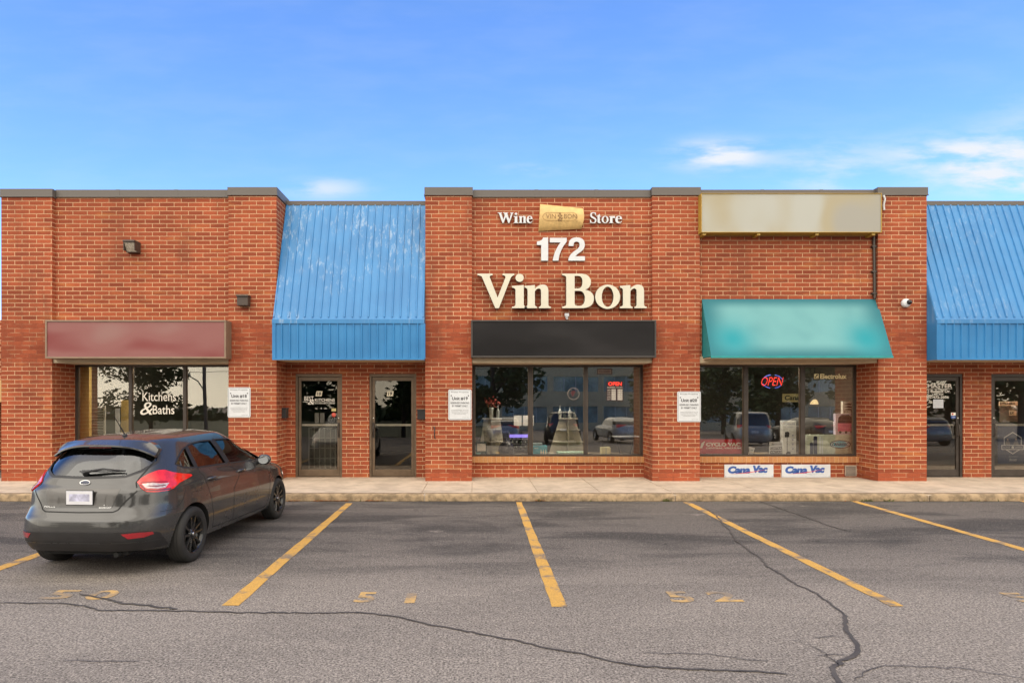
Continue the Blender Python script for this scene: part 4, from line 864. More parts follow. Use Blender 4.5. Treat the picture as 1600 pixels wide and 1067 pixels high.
# ---- window of the kitchen shop
Y = WB+0.35; m = MB().box(PX(121, Y), PX(139, Y), Y, Y+0.1, WALK, 2.9); tag(m.build('ochre_screen', M('ochre', (0.468, 0.325, 0.104), 0.8), loc=(PX(130, Y), Y, WALK)), 'tall ochre display panel at the left end of the kitchen shop window', 'panel')
Y = WB+0.9; m = MB().box(PX(189, Y), PX(201, Y), Y, Y+0.15, WALK, PZ(625, Y)); tag(m.build('ochre_screen', MATS['ochre'], loc=(PX(195, Y), Y, WALK)), 'narrow ochre display panel beside the white poster in the kitchen shop window', 'panel')
Y = WB+0.7; m = MB().box(PX(180, Y), PX(187, Y), Y, Y+0.01, PZ(700, Y), PZ(638, Y)); tag(m.build('white_poster', WHITE, loc=(PX(183.5, Y), Y, PZ(700, Y))), 'narrow white poster standing in the kitchen shop window', 'poster')
Y = WB+0.6; m = MB()
for k in range(16):
    z = PZ(637+k*4.2, Y); m.box(PX(139, Y), PX(162, Y), Y, Y+0.03, z-0.028, z)
for p in (138, 162): m.box(PX(p, Y), PX(p+2, Y), Y-0.01, Y+0.04, PZ(705, Y), PZ(634, Y), 0)
tag(m.build('louvred_door', M('louvre_grey', (0.375, 0.345, 0.300), 0.6), loc=(PX(150, Y), Y, PZ(705, Y))), 'grey louvred cabinet door sample standing in the kitchen shop window', 'cabinet door')
# ---- wine shop window
LEDGE = SILLT-0.03
def tiers(px0, px1, pt, Y, label, tw, levels):
    xc = (px0+px1)/2; r = empty('tiered_stand', (PX(xc, Y), Y, LEDGE)); tag(r, label, 'display stand', 'tapered tiered stands in the wine shop window')
    zt = PZ(pt, Y); X0, X1 = PX(px0, Y), PX(px1, Y); xm = (X0+X1)/2; t = (X1-X0)*tw/2
    m = MB(); m.prism([(X0, LEDGE), (X1, LEDGE), (xm+t, zt), (xm-t, zt)], Y+0.22, Y+0.24); m.prism([(xm-0.012, LEDGE), (xm+0.012, LEDGE), (xm+0.012, zt), (xm-0.012, zt)], Y, Y+0.22)
    m.build('back_panel', M('stand_cream', (0.50, 0.47, 0.39), 0.6), r)
    for k in range(levels):
        u = k/levels; z = LEDGE+0.02+(zt-LEDGE)*u; hw = (X1-X0)/2*(1-u)+t*u
        MB().prism([(xm-hw, z), (xm+hw, z), (xm+hw-0.01, z+0.018), (xm-hw+0.01, z+0.018)], Y-0.02, Y+0.22).build('shelf', MATS['stand_cream'], r)
    MB().box(xm-t*1.15, xm+t*1.15, Y-0.03, Y+0.24, zt, zt+0.02).build('shelf', MATS['stand_cream'], r)
    return r, xm, zt+0.02
r1, xm1, zt1 = tiers(748, 790, 655, WB+0.75, 'cream tiered stand holding red flowers behind the left wine shop pane', 0.62, 3)
r2, xm2, zt2 = tiers(859, 918, 655, WB+0.70, 'cream tiered stand holding bottles behind the middle wine shop pane', 0.42, 3)
VG = M('bottle_dark', (0.02, 0.03, 0.02), 0.12); CLR = M('clear_pale', (0.40, 0.42, 0.40), 0.15)
def bottle(name, x, y, z, h, r, mat, label, cat='bottle', group=None):
    m = MB().lathe([(0, 0), (r, 0), (r, h*0.6), (r*0.75, h*0.68), (r*0.32, h*0.76), (r*0.3, h*0.98), (r*0.36, h), (0, h)], 14, 0, 'z', (x, y, z))
    return tag(m.build(name, mat, loc=(x, y, z)), label, cat, group)
def flowers():
    y = WB+0.86; x = xm1-0.02; r = empty('vase_of_flowers', (x, y, zt1)); tag(r, 'clear vase with a red flower bunch standing on the left cream stand', 'vase')
    MB().lathe([(0, 0), (0.05, 0), (0.045, 0.15), (0.06, 0.26), (0.055, 0.26), (0.04, 0.15), (0.04, 0.02), (0, 0.02)], 16, 0, 'z', (x, y, zt1)).build('vase', CLR, r)
    m = MB()
    for _ in range(60):
        a, b, c = random.gauss(0, 0.09), random.gauss(0, 0.05), random.gauss(0.37, 0.05); s = 0.035
        p = [(x+a+random.uniform(-s, s), y+b+random.uniform(-s, s), zt1+c+random.uniform(-s, s)) for _ in range(4)]; m.add(p, [(0, 1, 2, 3)])
    m.build('flower_foliage', M('petal_red', (0.30, 0.045, 0.03), 0.7), r)
    m = MB()
    for k in range(6): m.tube([(x+0.01*k-0.03, y, zt1+0.05), (x+0.04*k-0.1, y+0.01, zt1+0.36)], 0.004, 4)
    m.build('stems', GRS, r)
flowers()
bottle('wine_bottle', xm1+0.14, WB+0.86, zt1, 0.30, 0.036, CLR, 'pale bottle beside the red flowers on the left cream stand')
for k, (dx, s) in enumerate(((-0.19, 'pale'), (-0.08, 'dark'), (0.04, 'pale'), (0.15, 'dark'))):
    bottle('wine_bottle', xm2+dx, WB+0.80+0.03*(k % 2), zt2, 0.30-0.015*k, 0.038, CLR if s == 'pale' else VG, ['leftmost pale bottle on top of the middle cream stand', 'dark bottle between two pale ones on the middle cream stand', 'pale bottle between two dark ones on the middle cream stand', 'rightmost dark bottle on top of the middle cream stand'][k])
Y = WB+0.5; m = MB().lathe([(0, 0), (0.17, 0), (0.185, 0.04), (0.18, 0.18), (0.13, 0.25), (0.05, 0.33), (0.04, 0.38), (0.048, 0.40), (0, 0.40)], 24, 0, 'z', (PX(791, Y), Y, LEDGE+0.03))
tag(m.build('demijohn', M('demijohn_dark', (0.035, 0.035, 0.045), 0.3), loc=(PX(791, Y), Y, LEDGE+0.03)), 'big dark demijohn standing in front of the purple-lit rack', 'demijohn')
m = MB().box(PX(777, WB+0.5), PX(821, WB+0.5), WB+0.25, WB+0.75, LEDGE, LEDGE+0.03+0.0); tag(m.build('flat_carton', M('carton_pale', (0.690, 0.630, 0.495), 0.7), loc=(PX(799, WB+0.5), WB+0.5, LEDGE)), 'flat pale carton under the dark demijohn', 'box')
def rack():
    Y = WB+1.1; X0, X1 = PX(796, Y), PX(832, Y); r = empty('bottle_rack', ((X0+X1)/2, Y, LEDGE)); tag(r, 'wire bottle rack with a purple light strip behind the left wine shop pane', 'rack')
    m = MB()
    for x in (X0, X1): m.box(x-0.012, x+0.012, Y, Y+0.25, LEDGE, PZ(676, Y))
    for py in (686, 694, 702): m.box(X0, X1, Y, Y+0.25, PZ(py, Y)-0.008, PZ(py, Y)+0.004)
    m.build('frame', M('rack_grey', (0.2, 0.2, 0.22), 0.4), r)
    MB().box(X0, X1, Y-0.01, Y+0.01, PZ(683.5, Y), PZ(678.5, Y)).build('light_strip', M('purple_glow', (0.2, 0.15, 0.6), 0.5, em=(0.30, 0.24, 1.0), es=1.1), r)
    m = MB()
    for py in (686, 694, 702):
        for k in range(5): m.lathe([(0, 0), (0.034, 0), (0.034, 0.18), (0.012, 0.24), (0.0, 0.24)], 10, 0, 'y', (X0+0.06+(X1-X0-0.12)*k/4, Y, PZ(py, Y)+0.04))
    m.build('bottles', VG, r)
rack()
Y = WB+0.25; m = MB().box(PX(743.5, Y), PX(760.5, Y), Y, Y+0.02, LEDGE, PZ(690, Y), 0); m.box(PX(745.5, Y), PX(759, Y), Y-0.003, Y, PZ(704.5, Y), PZ(693, Y), 1); m.box(PX(744.5, Y), PX(751, Y), Y-0.003, Y, PZ(711, Y), PZ(707.5, Y), 2)
tag(m.build('green_sign_card', [M('card_green', (0.03, 0.06, 0.04), 0.6), VINYL, M('card_teal', (0.225, 0.600, 0.540), 0.6)], loc=(PX(752, Y), Y, LEDGE)), 'dark green card with white panel at the corner of the wine shop window', 'card')
def teal_box():
    Y = WB+0.27; m = MB(); m.box(PX(833, Y), PX(855, Y), Y, Y+0.22, LEDGE, PZ(696.5, Y), 0); m.box(PX(833, Y), PX(848, Y), Y+0.08, Y+0.25, PZ(696.4, Y), PZ(692.5, Y), 2)
    for k in range(3):
        c = PX(845.5+k*3.6, Y); b_ = 0.018; z = LEDGE+0.005
        m.prism([(c-b_, z), (c+b_, z), (c+b_, z+0.10), (c+0.006, z+0.13), (c+0.006, z+0.165), (c-0.006, z+0.165), (c-0.006, z+0.13), (c-b_, z+0.10)], Y-0.002, Y-0.001, 1)
    put_text_px(m, 'wine kit', 834.5, 841, 699, 701, Y-0.001, 1)
    tag(m.build('wine_kit_box', [M('box_teal', (0.036, 0.360, 0.486), 0.5), VINYL, M('box_grey', (0.25, 0.30, 0.30), 0.6)], loc=(PX(844, Y), Y, LEDGE)), 'teal carton with three white bottles printed on it in the wine shop window', 'box')
teal_box()
Y = WB+0.3; m = MB().box(PX(871.5, Y), PX(915, Y), Y, Y+0.22, LEDGE, PZ(706, Y)); tag(m.build('mint_carton', M('mint', (0.450, 0.675, 0.555), 0.6), loc=(PX(893, Y), Y, LEDGE)), 'long mint green carton in front of the middle cream stand', 'box')
Y = WB+0.5; m = MB().box(PX(940, Y), PX(954, Y), Y, Y+0.2, LEDGE, PZ(699, Y), 0); m.box(PX(946.5, Y), PX(947.5, Y), Y-0.003, Y-0.001, LEDGE, PZ(699, Y), 1)
tag(m.build('cream_carton', [M('carton_cream', (0.690, 0.630, 0.360), 0.6), CGREY], loc=(PX(947, Y), Y, LEDGE)), 'small upright cream carton behind the right wine shop pane', 'box')
def stool_table():
    Y = WB+0.9; r = empty('folding_table', (PX(983, Y), Y, LEDGE)); tag(r, 'white-topped folding table behind the right wine shop pane', 'table')
    zt = PZ(682, Y); MB().box(PX(963, Y), PX(1001, Y), Y, Y+0.5, zt-0.02, zt).build('table_top', WHITE, r)
    for a, b in ((966, 980), (995, 982)):
        MB().tube([(PX(a, Y), Y+0.25, zt-0.02), (PX(b, Y), Y+0.25, WALK)], 0.015, 6).build('leg', BLACK, r)
stool_table()
def hours_sign():
    Y = YG; r = empty('hours_sign', (PX(960.5, Y), Y, PZ(626, Y))); tag(r, 'lit red OPEN sign above a black and white business hours panel', 'sign')
    m = MB(); m.box(PX(948, Y), PX(973.5, Y), Y-0.001, Y+0.002, PZ(626, Y), PZ(595.5, Y), 0); y = Y-0.003
    put_text_px(m, 'BUSINESS HOURS', 949, 972.5, 604.3, 606, y, 1, bold=0.02)
    for k, d_ in enumerate(('MON', 'TUE', 'WED', 'THU', 'FRI', 'SAT')):
        t_ = 608+k*2.9; put_text_px(m, d_, 949, 954, t_+0.4, t_+2, y, 1)
        m.box(PX(955.5, y), PX(962, y), y-0.001, y, PZ(t_+2.3, y), PZ(t_, y), 1); m.box(PX(965, y), PX(972.5, y), y-0.001, y, PZ(t_+2.3, y), PZ(t_, y), 1)
        put_text_px(m, '10-6', 956.3, 961.2, t_+0.5, t_+1.8, y-0.002, 0); put_text_px(m, '5:30', 966, 971.5, t_+0.5, t_+1.8, y-0.002, 0)
    m.build('hours_panel', [M('panel_dark', (0.05, 0.02, 0.02), 0.5), VINYL], r)
    m = MB(); put_text_px(m, 'OPEN', 950.5, 971.5, 596.6, 602.6, y-0.002, 0, bold=0.02); m.build('open_letters', M('red_glow', (0.8, 0.05, 0.03), 0.5, em=(1.0, 0.05, 0.03), es=1.3), r)
hours_sign()
Y = YG; m = MB(); m.box(PX(933, Y), PX(956.5, Y), Y, Y+0.003, PZ(585, Y), PZ(576, Y), 0); m.box(PX(934.5, Y), PX(955, Y), Y-0.001, Y, PZ(583.5, Y), PZ(577.2, Y), 1); put_text_px(m, 'CLOSED', 936, 953.5, 578.5, 582.2, Y-0.002, 0, bold=0.02)
tag(m.build('name_plate', [M('plate_brown', (0.08, 0.05, 0.04), 0.6), M('plate_pale', (0.22, 0.18, 0.16), 0.6)], loc=(PX(945, Y), Y, PZ(585, Y))), 'small brown framed plate high on the right wine shop pane', 'sign')
m = MB(); cx, cz = PX(896, Y), PZ(615, Y); m.lathe([(0.125, 0), (0.135, 0), (0.135, -0.001), (0.125, -0.001)], 32, 0, 'y', (cx, Y, cz))
for a, b in ((-.03, .05), (.0, .055), (.03, .05), (-.045, .015), (-.015, .02), (.015, .02), (-.03, -.015), (.0, -.015), (-.015, -.045)): m.lathe([(0, 0), (0.015, 0), (0.015, -0.001), (0, -0.001)], 10, 1, 'y', (cx+a, Y, cz+b))
arc_text(m, 'FINE WINES', 896, 615, 6.6, 175, 5, 1.6, Y)
tag(m.build('grape_emblem', [M('emblem_pale', (0.40, 0.32, 0.26), 0.6), M('emblem_red', (0.20, 0.05, 0.05), 0.6)], loc=(cx, Y, cz-0.13)), 'round emblem with grapes on the middle wine shop pane', 'emblem')
Y = WB+1.6; m = MB(); m.box(PX(803, Y), PX(815, Y), Y, Y+0.01, PZ(665, Y), PZ(649, Y), 0); m.box(PX(817, Y), PX(834, Y), Y, Y+0.01, PZ(665, Y), PZ(649, Y), 0); m.box(PX(810, Y), PX(817, Y), Y+0.02, Y+0.03, PZ(661, Y), PZ(652, Y), 1)
tag(m.build('shelf_notice', [M('notice_pale', (0.570, 0.540, 0.495), 0.7), BLACK], loc=(PX(818, Y), Y, PZ(665, Y))), 'pair of pale notices hanging deeper inside behind the left wine shop pane', 'notice')
# ---- vacuum shop window
Y = YG; m = MB(); s = 'Electrolux'; put_text_px(m, s, 1281.5, 1323, 584, 591.8, Y, bold=0.035)
a, b, t_, bt = 1272, 1279.3, 584, 591.6
for q in ((a, b, t_, t_+1), (a, b, bt-1, bt), (a, a+1, t_, bt), (b-1, b, t_, bt), (a+1, a+3.2, t_+1, t_+3.6)): m.box(PX(q[0], Y), PX(q[1], Y), Y, Y+0.001, PZ(q[3], Y), PZ(q[2], Y))
m.prism([(PX(1274, Y), PZ(590, Y)), (PX(1278, Y), PZ(590, Y)), (PX(1278, Y), PZ(586, Y))], Y, Y+0.001)
tag(m.build('window_lettering', M('vinyl_cream', (0.85, 0.74, 0.42), 0.6), loc=(PX(1300, Y), Y, PZ(592, Y))), 'cream bold brand lettering with square emblem high on the right vacuum shop pane', 'lettering')
def neon():
    Y = WB+0.28; r = empty('neon_open_sign', (PX(1207, Y), Y, PZ(606, Y))); tag(r, 'red and blue neon OPEN sign hanging in the middle vacuum shop pane', 'sign')
    m = MB(); put_text_px(m, 'OPEN', 1189.5, 1224.5, 589, 602.5, Y-0.02, 0, bold=-0.006, shear=0.35); m.build('open_letters', MATS['red_glow'], r)
    bl_ = MB()
    for a0, a1 in ((20, 80), (100, 150), (200, 260), (285, 340)):
        bl_.tube([(PX(1207+16*math.cos(R(a)), Y), Y, PZ(596-10.5*math.sin(R(a)), Y)) for a in range(a0, a1+1, 8)], 0.008, 6)
    bl_.build('blue_ring', M('blue_glow', (0.1, 0.15, 0.8), 0.5, em=(0.12, 0.2, 1.0), es=0.8), r)
    m = MB(); e = [(PX(1207+15*math.cos(R(a)), Y), PZ(596-10*math.sin(R(a)), Y)) for a in range(0, 360, 12)]; m.prism(e, Y+0.01, Y+0.02); m.build('backing', M('neon_back', (0.01, 0.012, 0.04), 0.4), r)
neon()
def cyclo():
    Y = WB+0.16+0.05; m = MB(); a, b, t_, bt = 1080, 1159.5, 686, 711.5
    m.prism([(PX(a, Y), PZ(bt, Y)), (PX(b, Y), PZ(bt, Y)), (PX(b, Y), PZ(t_, Y)), (PX(a, Y), PZ(t_, Y))], Y, Y+0.01, 0)
    put_text_px(m, 'CYCLO VAC', 1103, 1157, 691.3, 697, Y-0.002, 1, bold=0.05); put_text_px(m, 'CENTRAL VACUUM', 1103, 1157.5, 698.6, 701, Y-0.002, 1, bold=0.03); put_text_px(m, 'Cyclo Vac, the clean air', 1103, 1128, 708, 709.8, Y-0.002, 1)
    m.prism([(PX(1094, Y), PZ(700, Y)), (PX(1097, Y), PZ(700, Y)), (PX(1101.5, Y), PZ(689, Y)), (PX(1096, Y), PZ(692, Y))], Y-0.003, Y-0.002, 1)
    tag(m.build('red_banner', [M('banner_red', (0.510, 0.025, 0.034), 0.55), VINYL], loc=(PX(1125, Y), Y, PZ(bt, Y))), 'red banner with white lettering for central vacuums in the lower left vacuum shop pane', 'banner')
cyclo()
def small_sign():
    Y = WB+0.45; m = MB(); a, b, t_, bt = 1202, 1225, 690, 710
    m.box(PX(a, Y), PX(b, Y), Y, Y+0.01, LEDGE, PZ(t_, Y), 0); put_text_px(m, 'Beam Electrolux', a+4, b-4, 692, 694.5, Y-0.002, 1, shear=0.2)
    for q in (698, 704): m.box(PX(a+1.5, Y), PX(b-1, Y), Y-0.003, Y-0.001, PZ(q+4.5, Y), PZ(q, Y), 1)
    put_text_px(m, 'CENTRAL', a+2, b-1.5, 698.6, 701.9, Y-0.005, 0, bold=0.03); put_text_px(m, 'VACUUM', a+2, b-1.5, 704.6, 707.9, Y-0.005, 0, bold=0.03)
    tag(m.build('small_window_sign', [WHITE, BLACKTXT], loc=(PX(1213, Y), Y, LEDGE)), 'small white sign reading CENTRAL VACUUM beside the tall white carton', 'sign')
small_sign()
def tall_box():
    Y = WB+0.40; m = MB(); a, b, t_, bt = 1223.5, 1244, 657, 713
    m.box(PX(a, Y), PX(b, Y), Y, Y+0.14, LEDGE, PZ(t_, Y), 0); y = Y-0.002
    put_text_px(m, 'CORDLESS', a+2, b-2, 661, 663.5, y, 2); put_text_px(m, 'stick vacuum cleaner', a+2, b-4, 666, 667.5, y, 2)
    m.prism([(PX(1229.4, y), PZ(707, y)), (PX(1230.4, y), PZ(707, y)), (PX(1230.4, y), PZ(683, y)), (PX(1229.4, y), PZ(683, y))], y-0.001, y, 1)
    m.prism([(PX(1226, y), PZ(683, y)), (PX(1233, y), PZ(683, y)), (PX(1233.5, y), PZ(676, y)), (PX(1231, y), PZ(674, y)), (PX(1226.5, y), PZ(675, y))], y-0.001, y, 1)
    m.prism([(PX(1227, y), PZ(710, y)), (PX(1236, y), PZ(710, y)), (PX(1235, y), PZ(706, y)), (PX(1230, y), PZ(705, y))], y-0.001, y, 1)
    for k in range(4): m.lathe([(0, 0), (0.02, 0), (0.02, -0.001), (0, -0.001)], 10, 3, 'y', (PX(1239, y), y, PZ(680+k*7, y))); put_text_px(m, 'deep clean', 1236, 1242.5, 684+k*7, 685+k*7, y, 2)
    tag(m.build('tall_carton', [M('carton_white', (0.825, 0.850, 0.850), 0.5), BLACKTXT, M('print_slate', (0.12, 0.2, 0.35), 0.5), M('print_pale', (0.4, 0.42, 0.55), 0.5)], loc=(PX(1234, Y), Y, LEDGE)), 'tall white carton with a printed upright vacuum cleaner in the middle vacuum shop pane', 'box')
tall_box()
def long_box():
    Y = WB+0.30; m = MB(); a, b, t_, bt = 1260, 1341, 679, 710
    m.box(PX(a, Y), PX(b, Y), Y, Y+0.10, LEDGE, PZ(t_, Y), 0); y = Y-0.002
    for q, w_, t2, mm in ((1268, 5, 692, 1), (1274, 6, 682, 1), (1281.5, 3, 682, 2), (1285, 2, 685, 2)): m.prism([(PX(q-w_/2, y), PZ(709, y)), (PX(q+w_/2, y), PZ(709, y)), (PX(q+w_/2, y), PZ(t2, y)), (PX(q, y), PZ(t2-1, y)), (PX(q-w_/2, y), PZ(t2, y))], y-0.001, y, mm)
    e = lambda rx, rz: [(PX(1313+rx*math.cos(R(k))*0.8, y), PZ(694-rz*math.sin(R(k)), y)) for k in range(0, 360, 12)]
    m.prism(e(20.5, 6.4), y-0.001, y, 1); m.prism(e(19, 5.4), y-0.002, y-0.001, 2); m.prism(e(13, 5.2), y-0.003, y-0.002, 3); put_text_px(m, 'CANAVAC', 1300, 1326, 691.6, 696.4, y-0.004, 1, bold=0.02, shear=0.2)
    m.box(PX(a, y), PX(b-2, y), y, y+0.3, LEDGE-0.0, PZ(710, Y), 1)
    tag(m.build('long_carton', [M('carton_greygreen', (0.630, 0.700, 0.578), 0.5, 0, 0.3, 2.5), M('print_navy', (0.015, 0.025, 0.07), 0.5), M('print_pale2', (0.675, 0.750, 0.780), 0.5), M('print_cyan', (0.150, 0.630, 0.850), 0.5)], loc=(PX(1300, Y), Y, LEDGE)), 'long grey-green carton with a blue oval emblem in the right vacuum shop pane', 'box')
    # pink carton stacked on it
    z0 = PZ(679, Y)+0.001; Y2 = Y+0.0; m = MB(); a, b, t_ = 1306, 1336, 646
    m.box(PX(a, Y2), PX(b, Y2), Y2, Y2+0.10, z0, PZ(t_, Y2), 0); y = Y2-0.002
    m.prism([(PX(1309, y), PZ(674, y)), (PX(1334, y), PZ(674, y)), (PX(1334, y), PZ(661, y)), (PX(1309, y), PZ(661, y))], y-0.001, y, 1)
    m.prism([(PX(1309, y), PZ(661, y)), (PX(1333, y), PZ(661, y)), (PX(1332, y), PZ(652, y)), (PX(1326, y), PZ(648, y)), (PX(1315, y), PZ(648, y)), (PX(1310, y), PZ(652, y))], y-0.001, y, 2)
    for q in (1313, 1322, 1331): m.lathe([(0, 0), (0.03, 0), (0.03, -0.001), (0, -0.001)], 12, 2, 'y', (PX(q, y), y-0.001, PZ(675, y)))
    tag(m.build('pink_carton', [M('carton_lilac', (0.750, 0.630, 0.720), 0.5), M('print_pink', (0.840, 0.224, 0.336), 0.5), M('print_char', (0.05, 0.05, 0.055), 0.5)], loc=(PX(1321, Y2), Y2, z0)), 'carton with a pink canister vacuum printed on it, standing on the long grey-green carton', 'box')
    z1 = PZ(646, Y2)+0.001; m = MB(); a, b, t_ = 1317, 1336, 627
    m.box(PX(a, Y2), PX(b, Y2), Y2, Y2+0.08, z1, PZ(t_, Y2), 0); y = Y2-0.002
    for k, q in enumerate((630, 634, 638)): m.prism([(PX(a+1.5, y), PZ(q+2, y)), (PX(a+9, y), PZ(q, y)), (PX(b-1.5, y), PZ(q+1.5, y)), (PX(b-6, y), PZ(q+3, y)), (PX(a+6, y), PZ(q+2.6, y))], y-0.001, y, 1)
    put_text_px(m, 'parts', a+2, b-2, 641.5, 645, y, 1, bold=0.02)
    tag(m.build('patterned_carton', [VINYL, BLACKTXT], loc=(PX(1326, Y2), Y2, z1)), 'small black and white patterned carton on top of the pink vacuum carton', 'box')
long_box()
Y = WB+0.3; m = MB(); m.prism([(PX(1171.5, Y), PZ(707.5, Y)), (PX(1176, Y), PZ(711, Y)), (PX(1179.5, Y), PZ(700, Y)), (PX(1170.5, Y), PZ(697.5, Y))], Y, Y+0.02, 0); m.box(PX(1172.5, Y), PX(1176.5, Y), Y-0.002, Y, PZ(704, Y), PZ(702, Y), 1)
tag(m.build('tilted_card', [WHITE, CGREY], loc=(PX(1175, Y), Y, PZ(711, Y))), 'small white card leaning askew at the foot of the middle vacuum shop pane', 'card')
def pendant():
    Y = WB+2.6; x = PX(1273, Y); z = PZ(631.5, Y); r = empty('pendant_lamp', (x, Y, z)); tag(r, 'small lit cream pendant lamp hanging inside the vacuum shop', 'lamp')
    MB().lathe([(0.115, 0), (0.10, 0.05), (0.05, 0.11), (0.02, 0.13)], 20, 0, 'z', (x, Y, z)).build('shade', M('lamp_glow', (0.8, 0.6, 0.3), 0.5, em=(1.0, 0.72, 0.36), es=1.0), r)
    MB().tube([(x, Y, z+0.13), (x, Y, 2.95)], 0.006, 6).build('cord', BLACK, r)
pendant()
Y = WB+3.2; m = MB(); m.box(PX(1223, Y), PX(1274, Y), Y, Y+0.03, PZ(628, Y), PZ(615, Y), 0); put_text_px(m, 'Cana-Vac', 1226, 1270, 617.5, 625, Y-0.003, 1, bold=0.03, shear=0.15)
tag(m.build('hanging_sign', [M('sign_olive', (0.480, 0.405, 0.180), 0.6), BLACKTXT], loc=(PX(1248, Y), Y, PZ(628, Y))), 'olive sign board with black lettering hanging deep inside the vacuum shop', 'sign')
Y = WB+2.2; m = MB().box(PX(1240, Y), PX(1300, Y), Y, Y+0.8, WALK, PZ(668, Y)); m.box(PX(1238, Y), PX(1302, Y), Y-0.03, Y+0.83, PZ(668, Y), PZ(666, Y))
tag(m.build('shop_counter', M('counter_brown', (0.10, 0.07, 0.045), 0.5), loc=(PX(1270, Y), Y, WALK)), 'brown shop counter standing inside the vacuum shop', 'counter')
# ================================================================== vehicles
def paint(name, col, metal=0.75, rough=0.32, coat=1.0):
    m = M(name, col, rough, metal, 0.04, 1.5, coat=coat); return m
class Surf:
    def __init__(s, levels, NC=160, sub=6, flares=()):
        s.NC = NC; raw = []
        def interp(tab, x):
            if x <= tab[0][0]: return tab[0][1]
            for (a, u), (b, v) in zip(tab, tab[1:]):
                if x <= b: q = (x-a)/(b-a); q = q*q*(3-2*q); return u+(v-u)*q
            return tab[-1][1]
        for lv in levels:
            xm = lv.get('xm', (lv['xr']+lv['xf'])/2); row = []
            for j in range(NC):
                al = 2*math.pi*j/NC; c, sn = math.cos(al), math.sin(al); n = lv.get('nr', 4.6) if c > 0 else lv.get('nf', 4.0)
                r = (abs(c)**n+abs(sn)**n)**(-1/n); A = xm-lv['xr'] if c > 0 else lv['xf']-xm
                x = xm-A*r*c; y = lv['w']*r*sn; z = interp(lv['z'], x)
                for fx, amp in flares:
                    if z < 0.85: y += math.copysign(amp*math.exp(-((x-fx)/0.36)**2)*min(1, max(0, (0.85-z)/0.15)), y) if abs(y) > 0.5 else 0
                row.append(Vector((x, y, z)))
            raw.append(row)
        s.P = []; s.lv = []
        n = len(raw)
        for k in range(n-1):
            a, b, c, d = raw[max(k-1, 0)], raw[k], raw[k+1], raw[min(k+2, n-1)]
            for q in range(sub):
                t = q/sub; row = []
                for j in range(NC):
                    p0, p1, p2, p3 = a[j], b[j], c[j], d[j]
                    # tension 0.35 keeps creases readable
                    m1, m2 = (p2-p0)*0.32, (p3-p1)*0.32; t2, t3 = t*t, t*t*t
                    row.append(p1*(2*t3-3*t2+1)+m1*(t3-2*t2+t)+p2*(-2*t3+3*t2)+m2*(t3-t2))
                s.P.append(row); s.lv.append(k+t)
        s.P.append(raw[-1]); s.lv.append(n-1)
        s.sub = sub
    def mb(s, k0=0, k1=None, off=0.0, mat=0):
        rows = s.P[k0:k1] if k1 else s.P[k0:]; NC = s.NC; m = MB(); vs = []
        for i, row in enumerate(rows):
            for j, p in enumerate(row):
                if off: p = p+s.nrm(k0+i, j)*off
                vs.append(p)
        fs = [(i*NC+j, i*NC+(j+1) % NC, (i+1)*NC+(j+1) % NC, (i+1)*NC+j) for i in range(len(rows)-1) for j in range(NC)]
        h = NC//2
        for base, fl in ((0, 0), ((len(rows)-1)*NC, 1)):
            for j in range(h):
                a, b, c, d = base+j, base+(j+1) % NC, base+(NC-j-1) % NC, base+(NC-j) % NC
                q = [a]
                for e in (b, c, d):
                    if e not in q: q.append(e)
                if len(q) > 2: fs.append(tuple(q) if fl else tuple(reversed(q)))
        # orientation: alpha grows from rear centre to +y: flip side faces outward
        fs = [tuple(reversed(f)) for f in fs]
        m.add(vs, fs, mat, True); return m
    def nrm(s, i, j):
        P, NC = s.P, s.NC; a = P[min(i+1, len(P)-1)][j]-P[max(i-1, 0)][j]; b = P[i][(j+1) % NC]-P[i][(j-1) % NC]
        n = a.cross(b)
        if n.length < 1e-9: return Vector((0, 0, 1))
        n.normalize(); c = P[i][j]-Vector((2.1, 0, 0.7))
        return n if n.dot(c) > 0 else -n
    def at(s, al, z):
        """al in degrees, signed; returns point, normal on the outer skin at height z"""
        NC = s.NC; f = (al % 360)/360*NC; j = int(f); t = f-j; j1 = (j+1) % NC; j %= NC; P = s.P
        pz = None
        for i in range(s.sub, len(P)-1):
            a = P[i][j].lerp(P[i][j1], t); b = P[i+1][j].lerp(P[i+1][j1], t)
            if a.z <= z <= b.z or (i == len(P)-2): 
                u = (z-a.z)/max(b.z-a.z, 1e-6); u = min(max(u, 0), 1)
                n = (s.nrm(i, j)*(1-t)+s.nrm(i, j1)*t).lerp(s.nrm(i+1, j)*(1-t)+s.nrm(i+1, j1)*t, u).normalized()
                return a.lerp(b, u), n
        return P[-1][j], Vector((0, 0, 1))
    def coord(s, p):
        """('y', y, z) on the rear, ('f', y, z) on the front, ('x', x, z, side)"""
        if p[0] in 'yf':
            y, z = abs(p[1]), p[2]; lo, hi = (0, 85)
            for _ in range(24):
                md = (lo+hi)/2; q = s.at(md if p[0] == 'y' else 180-md, z)[0]
                if q.y < y: lo = md
                else: hi = md
            al = lo if p[0] == 'y' else 180-lo; return (al if p[1] >= 0 else -al, z)
        x, z, sd_ = p[1], p[2], p[3]; lo, hi = 8, 172
        for _ in range(26):
            md = (lo+hi)/2
            if s.at(md, z)[0].x < x: lo = md
            else: hi = md
        return (lo*sd_, z)
